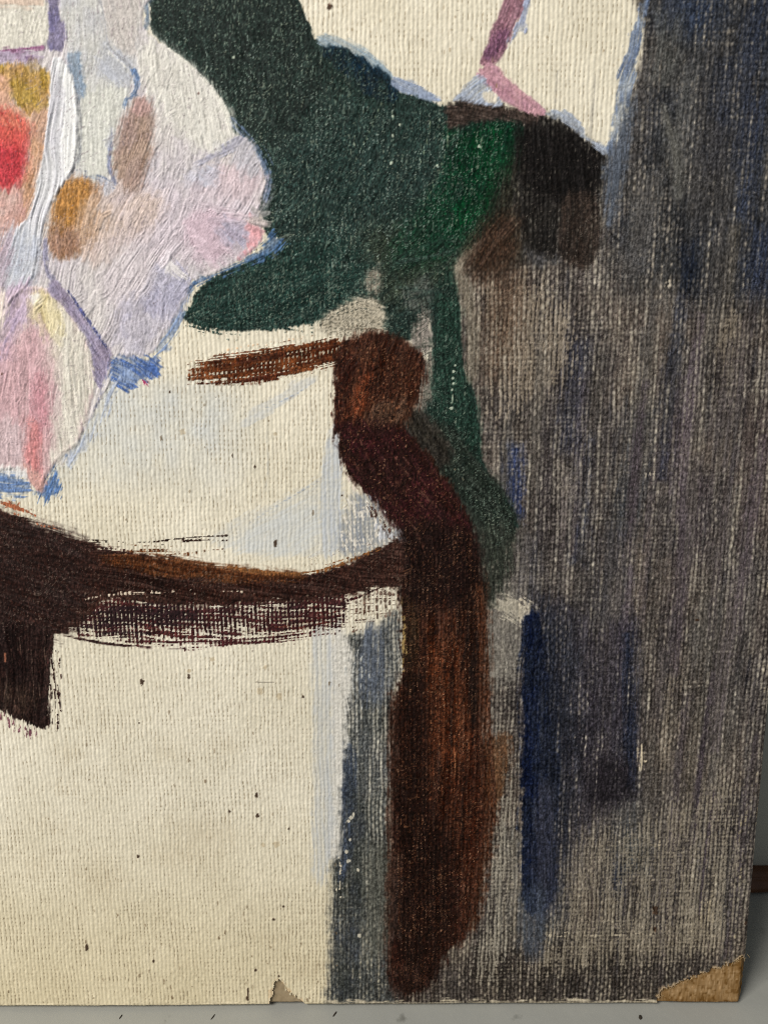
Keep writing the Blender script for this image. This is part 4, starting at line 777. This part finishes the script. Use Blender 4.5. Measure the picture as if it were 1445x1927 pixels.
# ---- spots of dirt, and scuffs
for (x, y, r, ry) in [(621, 14, 5, 6), (268, 1283, 4.5, 6), (570, 1311, 3.4, 3), (432, 1527, 2.6, 3), (485, 1535, 3.4, 4), (483, 1496, 2.8, 6), (260, 1611, 2.8, 3), (164, 1783, 3.6, 6.5), (290, 1808, 2.8, 3), (466, 1878, 3.2, 5), (467, 1866, 1.8, 9),
                      (481, 1825, 2.6, 3), (534, 1706, 2.8, 3.2), (525, 1837, 2, 2), (519, 1022, 3.4, 8), (438, 857, 2.2, 3.5), (320, 738, 2.5, 2.5), (480, 878, 2.4, 3.4), (263, 1360, 2, 1.6), (356, 1272, 3, 5), (643, 932, 2, 2),
                      (544, 1560, 2.4, 2.4), (515, 1730, 3, 3), (1232, 1712, 5, 9.5), (1231, 1748, 3.4, 5.5), (1311, 1167, 4, 3), (1402, 1737, 3, 3)]:
    dot(x, y, r, (66, 48, 36), ry=ry, alpha=.9)
for (x, y) in [(356, 1262), (490, 1300), (526, 1310), (520, 1588), (495, 1590), (400, 1240), (344, 813), (518, 816), (500, 1255)]:
    dot(x, y, rng.uniform(4, 7), (176, 154, 118), alpha=.45)
paint(path=[(624, -10), (621, 12)], wd=[1.2, 1.6], col=(92, 58, 42), load=.9, edge=1, rag=1)
paint(path=[(402, 744), (412, 752), (414, 760)], wd=[.8, .9, .6], col=(110, 104, 96), load=.8, edge=.8, rag=.6)
paint(path=[(470, 1281), (490, 1283), (482, 1279)], wd=[.6, .7, .5], col=(120, 110, 96), load=.8, edge=.8, rag=.6)
paint(path=[(855, 16), (862, 22), (872, 18)], wd=[.7, .8, .5], col=(120, 110, 96), load=.8, edge=.8, rag=.6)
for i in range(130):
    x = rng.uniform(-20, 640); y = rng.choice([rng.uniform(1240, 1885), rng.uniform(700, 1000), rng.uniform(1700, 1885)])
    if y < 1000 and x < 210: continue
    r = rng.uniform(.8, 2.2)
    dot(x, y, r, (112, 92, 68), ry=r * rng.uniform(1, 3), alpha=rng.uniform(.25, .75))
for i in range(60):
    x = rng.uniform(590, 1180); y = rng.uniform(-10, 200); r = rng.uniform(.8, 1.8)
    if y > 20 + (x - 600) * .6 or y > 170: continue
    dot(x, y, r, (140, 118, 88), ry=r * rng.uniform(1, 3), alpha=rng.uniform(.25, .6))
for i in range(16):
    x = rng.uniform(0, 600); y = rng.uniform(1250, 1880); w0 = rng.uniform(15, 50)
    paint([(x - w0, y - w0 * .5), (x + w0, y - w0 * .3), (x + w0 * .8, y + w0 * .5), (x - w0 * .7, y + w0 * .6)], (178, 160, 128), mode='thin', load=.5, kt=.7, alpha=.28, edge=w0 * .7, rag=12, var=3, h=0, bump=0, fill=0)
# worn lower edge: primer rubbed to bare thread
paint([(612, 1884), (1250, 1881), (1250, 1960), (612, 1960)], (190, 178, 154), mode='body', load=.55, edge=2.5, rag=6, ang=0, var=12, h=.3, fill=.2, ln=30, sm=False)
paint([(-400, 1893), (612, 1884), (612, 1960), (-400, 1960)], (222, 208, 176), mode='body', load=.7, edge=2.5, rag=3, ang=0, var=8, h=.2, fill=.2, ln=30, sm=False)
# ------------------------------------------------------------------ turn the sheet into parts of the board
from time import perf_counter
NG = (vn(U / 1.9, V / 1.9, 400) - .5)
FIL = np.clip(Fl, 0, 1)
thin = sst(.62, .25, FIL) * (LAB > 0)
PAINTED = np.clip((LAB > 0) + sst(.02, .12, FIL), 0, 1)
lum = np.clip(C.mean(2) / 255, 0, 1)
NV = vn(U / 1.8, V / 4.2, 408) - .5
C *= np.exp(PAINTED * (NG * .5 + NV * .8) * (1.15 - lum) ** 1.6)[..., None]
dk = np.clip(C.mean(2, keepdims=True) / 90, 0, 1)
C *= (.80 + .20 * dk)
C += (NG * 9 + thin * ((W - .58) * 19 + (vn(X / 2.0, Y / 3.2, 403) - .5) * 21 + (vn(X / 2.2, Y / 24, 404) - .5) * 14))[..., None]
BARE = sst(.10, .0, Fl)
HT = Hc + Hr + (1 - .85 * np.clip(Fl, 0, 1)) * (W * (1 - BARE) + WI * BARE) * WEAVE
HT += 3.2 * (fbm(X / 420, Y / 380, 402) - .5)                      # the board is not quite flat
R_E = 9.0                                                          # rounding of the cloth over the edge, 0.1 mm
bow = -5.0 + 2.2 * sst(0, -300, X) + .9 * (fbm(X / 55, Y * 0, 405) - .5)                   # foot of the cloth, a touch uneven
side = 2.2 * (fbm(Y / 60, X * 0, 407) - .5) - 1.0
PX = X.copy(); PY = Y.copy(); PZ = HT.copy()
def roll(P, out, sgn):
    """cloth past the edge turns round it onto the side of the board"""
    t = np.clip(out + R_E, 0, None)
    ang = np.minimum(t / R_E, math.pi / 2)
    extra = np.clip(t - R_E * math.pi / 2, 0, None)
    m = t > 0
    P[...] = np.where(m, P - sgn * (out + R_E) + sgn * R_E * np.sin(ang), P)
    return np.where(m, -R_E * (1 - np.cos(ang)) - extra, 0)
dz = roll(PX, X - side, 1)
dz = dz + roll(PY, -(Y - bow), -1)
PZ = PZ + np.maximum(dz, -26)
# world positions
ah = PX * 1e-4; bh = PY * 1e-4; dh = PZ * 1e-4
CO = np.empty((NY, NX, 3), np.float32)
CO[..., 0] = ah
CO[..., 1] = math.sin(LEAN) * bh - math.cos(LEAN) * dh
CO[..., 2] = math.cos(LEAN) * bh + math.sin(LEAN) * dh
dj, di = np.gradient(CO, axis=(0, 1))
NR = np.cross(di, dj); NR /= np.linalg.norm(NR, axis=2, keepdims=True) + 1e-12
del dj, di

# where the cloth is torn away
def inside(P, u, v):
    return sd_poly(smooth_pts(P, n=3) if len(P) > 3 else np.asarray(P, float))(u, v)[0]
CORNER = [(1232, 1900), (1240, 1872), (1246, 1860), (1266, 1853), (1296, 1840), (1322, 1829), (1358, 1817), (1380, 1809), (1406, 1796), (1470, 1780), (1480, 1960), (1232, 1960)]
CHIP = [(508, 1910), (511, 1880), (516, 1858), (524, 1845), (531, 1846), (537, 1858), (546, 1868), (558, 1877), (573, 1888), (575, 1910)]
fu = (U[:-1, :-1] + U[1:, 1:]) / 2; fv = (V[:-1, :-1] + V[1:, 1:]) / 2
gone = np.zeros(fu.shape, bool)
near = fv > 1750
sdc = np.maximum(inside(CORNER, fu[near], fv[near]), inside(CHIP, fu[near], fv[near]))
sdc = sdc + 9 * (fbm(fu[near] / 7, fv[near] / 9, 410) - .5) + 7 * (vn(fu[near] / 3, fv[near] / 18, 411) - .5)
gone[near] = sdc > 0
lip = np.zeros(fu.shape, np.float32); lip[near] = sst(-6, -1, sdc) * (sdc <= 0)
lab = LAB[:-1, :-1].copy()
lab[gone] = -1
lab[(lab == 0) & (fu > 1500)] = 4
Cl = C.copy()
Cl[:-1, :-1] += (lip * (vn(fu / 8, fv / 8, 415) > .45))[..., None] * (np.array([214, 186, 148], np.float32) - Cl[:-1, :-1]) * .8
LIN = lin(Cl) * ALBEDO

def node_mat(name, rough=.6, spec=.3, col=None, attr=None, bump=0.0, bscale=900, vary=0.0, vscale=60, dirt=None, gloss_attr=False, detail=4):
    m = bpy.data.materials.new(name); m.use_nodes = True
    nt = m.node_tree; N = nt.nodes; L = nt.links
    b = N['Principled BSDF']
    b.inputs['Roughness'].default_value = rough
    b.inputs['Specular IOR Level'].default_value = spec
    tc = N.new('ShaderNodeTexCoord')
    if attr:
        at = N.new('ShaderNodeAttribute'); at.attribute_name = attr
        src = at.outputs['Color']
    else:
        rgb = N.new('ShaderNodeRGB'); rgb.outputs[0].default_value = (*[float(x) for x in lin(col)], 1)
        src = rgb.outputs[0]
    if vary:
        nz = N.new('ShaderNodeTexNoise'); nz.inputs['Scale'].default_value = vscale; nz.inputs['Detail'].default_value = detail
        L.new(tc.outputs['Object'], nz.inputs['Vector'])
        mr = N.new('ShaderNodeMapRange'); mr.inputs['From Min'].default_value = .3; mr.inputs['From Max'].default_value = .7
        mr.inputs['To Min'].default_value = 1 - vary; mr.inputs['To Max'].default_value = 1 + vary
        L.new(nz.outputs['Fac'], mr.inputs['Value'])
        mx = N.new('ShaderNodeMix'); mx.data_type = 'RGBA'; mx.blend_type = 'MULTIPLY'; mx.inputs[0].default_value = 1
        L.new(src, mx.inputs[6]); L.new(mr.outputs[0], mx.inputs[7]); src = mx.outputs[2]
    if dirt:
        nz = N.new('ShaderNodeTexNoise'); nz.inputs['Scale'].default_value = dirt[1]; nz.inputs['Detail'].default_value = 5
        L.new(tc.outputs['Object'], nz.inputs['Vector'])
        rp = N.new('ShaderNodeValToRGB'); rp.color_ramp.elements[0].position = dirt[2]; rp.color_ramp.elements[1].position = dirt[3]
        L.new(nz.outputs['Fac'], rp.inputs[0])
        mx = N.new('ShaderNodeMix'); mx.data_type = 'RGBA'
        L.new(rp.outputs[0], mx.inputs[0]); L.new(src, mx.inputs[6]); mx.inputs[7].default_value = (*[float(x) for x in lin(dirt[0])], 1)
        src = mx.outputs[2]
    L.new(src, b.inputs['Base Color'])
    if gloss_attr:
        ag = N.new('ShaderNodeAttribute'); ag.attribute_name = 'gloss'
        mr = N.new('ShaderNodeMapRange'); mr.inputs['To Min'].default_value = .8; mr.inputs['To Max'].default_value = .38
        L.new(ag.outputs['Fac'], mr.inputs['Value']); L.new(mr.outputs[0], b.inputs['Roughness'])
    if bump:
        nb = N.new('ShaderNodeTexNoise'); nb.inputs['Scale'].default_value = bscale; nb.inputs['Detail'].default_value = 4
        L.new(tc.outputs['Object'], nb.inputs['Vector'])
        bp = N.new('ShaderNodeBump'); bp.inputs['Strength'].default_value = bump; bp.inputs['Distance'].default_value = .0004
        L.new(nb.outputs['Fac'], bp.inputs['Height']); L.new(bp.outputs[0], b.inputs['Normal'])
    return m

M_PAINT = node_mat("oil_paint", attr="paint", spec=.07, gloss_attr=True, vary=.05, vscale=2600)
M_CLOTH = node_mat("primed_cloth", attr="paint", rough=.85, spec=.12, vary=.04, vscale=2600)

def raw_mesh(name, co, faces, mats, parent=None, smooth=True):
    me = bpy.data.meshes.new(name)
    co = np.ascontiguousarray(co, np.float32); faces = np.ascontiguousarray(faces, np.int32)
    n, k = faces.shape
    me.vertices.add(len(co)); me.vertices.foreach_set('co', co.ravel())
    me.loops.add(n * k); me.loops.foreach_set('vertex_index', faces.ravel())
    me.polygons.add(n); me.polygons.foreach_set('loop_start', np.arange(0, n * k, k, dtype=np.int32))
    me.polygons.foreach_set('use_smooth', np.full(n, smooth, bool))
    me.update(calc_edges=True); me.validate()
    for m in mats:
        me.materials.append(m)
    o = bpy.data.objects.new(name, me); COL.objects.link(o)
    if parent is not None:
        o.parent = parent
    return o

IDX = np.arange(NY * NX, dtype=np.int32).reshape(NY, NX)
Q = np.stack([IDX[:-1, :-1], IDX[:-1, 1:], IDX[1:, 1:], IDX[1:, :-1]], -1)
flatco = CO.reshape(-1, 3); flatn = NR.reshape(-1, 3); flatc = LIN.reshape(-1, 3); flatg = Gl.reshape(-1)
def sheet(name, ids, mat, parent, label=None):
    m = np.isin(lab, ids)
    if not m.any():
        return None
    q = Q[m]
    used, inv = np.unique(q, return_inverse=True)
    o = raw_mesh(name, flatco[used], inv.reshape(-1, 4), [mat], parent)
    me = o.data
    at = me.attributes.new('paint', 'FLOAT_COLOR', 'POINT')
    rgba = np.ones((len(used), 4), np.float32); rgba[:, :3] = flatc[used]
    at.data.foreach_set('color', rgba.ravel())
    ag = me.attributes.new('gloss', 'FLOAT', 'POINT'); ag.data.foreach_set('value', flatg[used])
    me.normals_split_custom_set_from_vertices(flatn[used].astype(np.float64))
    if label:
        o['label'] = label
    return o

board = bpy.data.objects.new("painting", None); COL.objects.link(board)
tag(board, "worn canvas board with unfinished oil sketch of pale blossom beside dark green and brown", "painting")
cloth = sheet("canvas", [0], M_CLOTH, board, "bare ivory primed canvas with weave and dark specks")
green = sheet("green_backdrop", [1], M_PAINT, board, "dark green oil paint with fine brush scratches")
sheet("green_patch", [2], M_PAINT, green, "brighter emerald green patch")
sheet("blue_patch", [3], M_PAINT, green, "dark blue wedge along the ivory edge")
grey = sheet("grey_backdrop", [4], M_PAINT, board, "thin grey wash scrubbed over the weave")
sheet("brown_patch", [5], M_PAINT, grey, "near black brown block")
sheet("navy_stripe", [13], M_PAINT, grey, "upright navy blue stripe")
chair = sheet("painted_chair", [6], M_PAINT, board, "reddish brown painted post with knobbed top")
sheet("crossbar", [7], M_PAINT, chair, "dark brown dry brushed crossbar")
sheet("top_rail", [8], M_PAINT, chair, "short streaky brown stroke")
sheet("chair_leg", [9], M_PAINT, chair, "dark stub hanging under the crossbar")
sheet("grey_stripe", [10], M_PAINT, board, "bluish grey upright wash beside the brown post")
sheet("mauve_stroke", [11], M_PAINT, board, "mauve brush stroke on the ivory")
sheet("blue_outline", [12], M_PAINT, board, "blue outline under the blossom")
flower = sheet("blossom", [20], M_PAINT, board, "large lilac white blossom in thick paint")
for nm, i, lb in (("petal", 21, "thick white petal"), ("petal", 22, "ochre petal"), ("petal", 23, "red petal"), ("petal", 24, "brownish pink shaded petal"), ("petal", 25, "ochre brown oval petal"),
                  ("petal", 26, "pink petal with cream side and yellow tip"), ("petal", 27, "narrow violet petal edge"), ("petal", 28, "cream petal block at the top"), ("petal", 29, "pale grey upright petal")):
    sheet(nm, [i], M_PAINT, flower, lb)

# the cardboard under the cloth, front bared at the corner and the chip
M_CARD = node_mat("cardboard", attr="paint", rough=.9, spec=.08, vary=.06, vscale=1500)
def card():
    xs = np.r_[np.arange(-2600, -1020, 60), np.arange(-1020, -760, 3.0), np.arange(-760, -300, 12), np.arange(-300, -4, 2.2)]
    rad = 24.0
    xs = np.unique(np.r_[xs, np.arange(-4, 1.2, 1.2)])
    ys = np.unique(np.r_[np.arange(0, 120, 2.0), np.arange(120, 300, 12), np.arange(300, 2040, 80), 2040])
    gx, gy = np.meshgrid(xs, ys)
    d = -4.6 + 1.6 * (fbm(gx / 9, gy / 12, 420) - .5) + .7 * (vn(gx / 4, gy / 22, 421) - .5)
    fray = 3.6 * sst(-230, -90, gx) * sst(140, 60, gy)
    d = d + fray * .6
    ex = -gx; ey = gy
    # worn, rounded corner and arrises
    near_edge = np.minimum(ex, ey)
    d = d - 9 * (1 - sst(0, 9, near_edge))
    cx = np.clip(rad - ex, 0, None); cy = np.clip(rad - ey, 0, None)
    rr = np.hypot(cx, cy); over = np.clip(rr / rad, 1, None)
    px = np.where((cx > 0) & (cy > 0), -(rad - cx / over), gx) + 1.6 * (vn(gy / 9, gx * 0, 422) - .5) * sst(20, 0, ex)
    py = np.where((cx > 0) & (cy > 0), rad - cy / over, gy)
    py = py - 8.0 + (2.2 + 2 * sst(-120, -260, gx)) * sst(0, -300, gx) * sst(40, 0, gy)
    ny, nx = gx.shape
    col = np.empty((ny, nx, 3), np.float32); col[:] = (150, 118, 78)
    n = fbm(gx / 26, gy / 18, 424); f = vn(gx / 2.5, gy / 14, 425)
    col += ((n - .5) * 34 + (f - .5) * 44 - 26 * sst(.66, .8, vn(gx / 5, gy / 6, 427)) + 22 * sst(.7, .85, vn(gx / 2.6, gy / 9, 428)))[..., None]
    col += (sst(26, 0, np.minimum(gy, -gx)) * (-30 + 20 * n))[..., None]
    lightc = sst(-600, -760, gx)[..., None]
    col += lightc * (np.array([158, 140, 112], np.float32) + ((n - .5) * 26)[..., None] - col)
    def w(pxx, pyy, dd):
        a, b, d_ = pxx * 1e-4, pyy * 1e-4, dd * 1e-4
        return np.stack([a, math.sin(LEAN) * b - math.cos(LEAN) * d_, math.cos(LEAN) * b + math.sin(LEAN) * d_], -1)
    front = w(px, py, d); back = w(px, py, np.full_like(d, -29.0))
    co = np.concatenate([front.reshape(-1, 3), back.reshape(-1, 3)])
    I = np.arange(ny * nx).reshape(ny, nx); n0 = ny * nx
    F = [np.stack([I[:-1, :-1], I[:-1, 1:], I[1:, 1:], I[1:, :-1]], -1).reshape(-1, 4)]
    F.append((np.stack([I[:-1, :-1], I[1:, :-1], I[1:, 1:], I[:-1, 1:]], -1) + n0).reshape(-1, 4))
    for e in (I[0, :][::-1], I[:, -1][::-1], I[-1, :], I[:, 0]):
        F.append(np.stack([e[:-1], e[1:], e[1:] + n0, e[:-1] + n0], -1))
    o = raw_mesh("cardboard", co, np.concatenate(F), [M_CARD], board)
    at = o.data.attributes.new('paint', 'FLOAT_COLOR', 'POINT')
    rgba = np.ones((len(co), 4), np.float32); rgba[:, :3] = np.tile(lin(col).reshape(-1, 3), (2, 1)) * ALBEDO
    at.data.foreach_set('color', rgba.ravel())
    o['label'] = "bared tan cardboard at the torn corner"
card()

# loose threads of the cloth along the tear
def threads():
    r = random.Random(5)
    vs, fs = [], []
    pts = []
    for P, n in ((CORNER[1:9], 30), (CHIP[2:8], 7)):
        Q = smooth_pts(P, False, 6)
        for _ in range(n):
            k = r.randrange(len(Q)); pts.append((Q[k][0] + r.uniform(-2, 2), Q[k][1] + r.uniform(-2, 2), r.uniform(.5, 1) * (1 if n > 10 else .6)))
    for u, v, sc in pts:
        a, b = to_board(u, v)
        an = r.uniform(-2.4, -.2); l = r.uniform(.0004, .0013) * sc; w = .00004
        base = len(vs); cur = r.uniform(-.9, .9)
        for i in range(5):
            t = i / 4; aa = an + cur * t
            x = a + math.cos(aa) * l * t; y = b + math.sin(aa) * l * t; d = .00002 + .0002 * math.sin(t * 2.6) * sc
            for q in range(3):
                th = q * 2.094
                vs.append(board_pt(x + w * math.cos(th) * math.sin(aa), y - w * math.cos(th) * math.cos(aa), d + w * math.sin(th)))
        for i in range(4):
            for q in range(3):
                p = base + i * 3
                fs.append((p + q, p + (q + 1) % 3, p + 3 + (q + 1) % 3, p + 3 + q))
    o = raw_mesh("loose_threads", np.array(vs), np.array(fs), [node_mat("bare_thread", col=(196, 168, 124), rough=.9, spec=.05, vary=.2, vscale=3000)], board)
    o["kind"] = "stuff"; o["label"] = "pale broken threads along the torn corner"
threads()

# ------------------------------------------------------------------ ledge, wall and the strip of wood between them
def grid_obj(name, xs, ys, fn, mat, smooth=True):
    gx, gy = np.meshgrid(xs, ys)
    co = fn(gx, gy).reshape(-1, 3)
    I = np.arange(gx.size).reshape(gx.shape)
    F = np.stack([I[:-1, :-1], I[:-1, 1:], I[1:, 1:], I[1:, :-1]], -1).reshape(-1, 4)
    return raw_mesh(name, co, F, [mat], None, smooth)
M_LEDGE = node_mat("grey_gloss_paint", col=(147, 147, 141), rough=.5, spec=.3, bump=.25, bscale=260, vary=.035, vscale=70, dirt=((112, 112, 106), 240, .66, .78))
def ledge_fn(gx, gy):
    z = .00022 * (fbm(gx / .03, gy / .02, 430) - .5) + .00012 * (vn(gx / .008, gy / .004, 431) - .5)
    t = np.clip((-.045 - gy) / .004, 0, 1)                          # rounded front edge, well below the picture
    z = z - .004 * (1 - np.sqrt(1 - t * t)) - np.clip(-.049 - gy, 0, None) * 30
    yy = np.maximum(gy, -.049)
    return np.stack([gx, yy, z - .00085], -1)
led = grid_obj("ledge", np.linspace(-.45, .25, 160), np.r_[np.linspace(-.0505, -.045, 14), np.linspace(-.0445, .032, 60)], ledge_fn, M_LEDGE)
tag(led, kind="structure", label="grey painted ledge the board stands on")

Y_STRIP = hit(1430, 1680, (0, 0, 1), (0, 0, 0))[1]
Z_STRIP = hit(1430, 1632, (0, 1, 0), (0, Y_STRIP + .0045, 0))[2]
M_WALL = node_mat("grey_wall_paint", col=(160, 159, 149), rough=.6, spec=.25, bump=.3, bscale=160, vary=.05, vscale=40)
Y_WALL = Y_STRIP + .0052
wl = grid_obj("wall", np.linspace(-.45, .25, 60), np.linspace(-.004, .42, 50),
              lambda gx, gz: np.stack([gx, Y_WALL + .0003 * (fbm(gx / .04, gz / .04, 440) - .5), gz], -1), M_WALL)
tag(wl, kind="structure", label="grey painted wall behind the board")

M_WOOD = node_mat("dark_brown_wood", col=(92, 58, 35), rough=.42, spec=.35, bump=.5, bscale=420, vary=.28, vscale=130, dirt=((126, 124, 116), 210, .68, .74))
def strip_fn(gx, gt):
    t = gt * math.pi / 2 * 1.0
    prof_y = Y_STRIP + .0056 * (1 - np.cos(t)) ** .8
    prof_z = Z_STRIP * np.sin(t) ** .7
    n = fbm(gx / .012, gt / .5, 450) - .5
    groove = .0007 * np.exp(-((gt - .45) / .05) ** 2)
    return np.stack([gx, prof_y + .0011 * n + groove, np.maximum(prof_z + .0009 * n * (gt > .3), -.0004)], -1)
st = grid_obj("wooden_strip", np.linspace(-.45, .25, 260), np.linspace(0, 1, 26), strip_fn, M_WOOD)
tag(st, "dark brown wooden strip along the back of the grey ledge, behind the board's torn corner", "moulding")

# crumbs lying on the ledge in front of the board
M_CRUMB = node_mat("dark_crumb", col=(52, 46, 40), rough=.8, spec=.1, vary=.3, vscale=900)
def crumb(u, v, ln, wd, ang, label):
    p = hit(u, v, (0, 0, 1), (0, 0, 0))
    bm = bmesh.new(); bmesh.ops.create_icosphere(bm, subdivisions=2, radius=1.0)
    r = random.Random(u)
    for vt in bm.verts:
        k = 1 + r.uniform(-.25, .25)
        x, y, z = vt.co * k
        x = x * (1 - .35 * x)
        vt.co = (x * ln, y * wd * (1 - .3 * x) + .3 * wd * x * x, z * wd * .7)
    bmesh.ops.rotate(bm, verts=bm.verts, cent=(0, 0, 0), matrix=Matrix.Rotation(math.radians(ang), 3, 'Z'))
    me = bpy.data.meshes.new("crumb"); bm.to_mesh(me); bm.free()
    for f in me.polygons: f.use_smooth = True
    me.materials.append(M_CRUMB)
    o = bpy.data.objects.new("crumb", me); COL.objects.link(o)
    o.location = (p[0], p[1], wd * .45 - .0008)
    tag(o, label, "crumb", group="dark crumbs on the grey ledge")
crumb(1205, 1909, .00050, .00036, 70, "roundest dark crumb on the ledge, nearest the torn tan corner")
crumb(631, 1902, .00072, .00014, 62, "thin slanting crumb on the ledge under the bluish grey stripe")
crumb(402, 1907, .00062, .00013, 66, "thin slanting crumb on the ledge below the bare ivory, left of the chip")
crumb(228, 1907, .00048, .00012, 75, "tiny short crumb on the ledge, farthest from the torn corner")
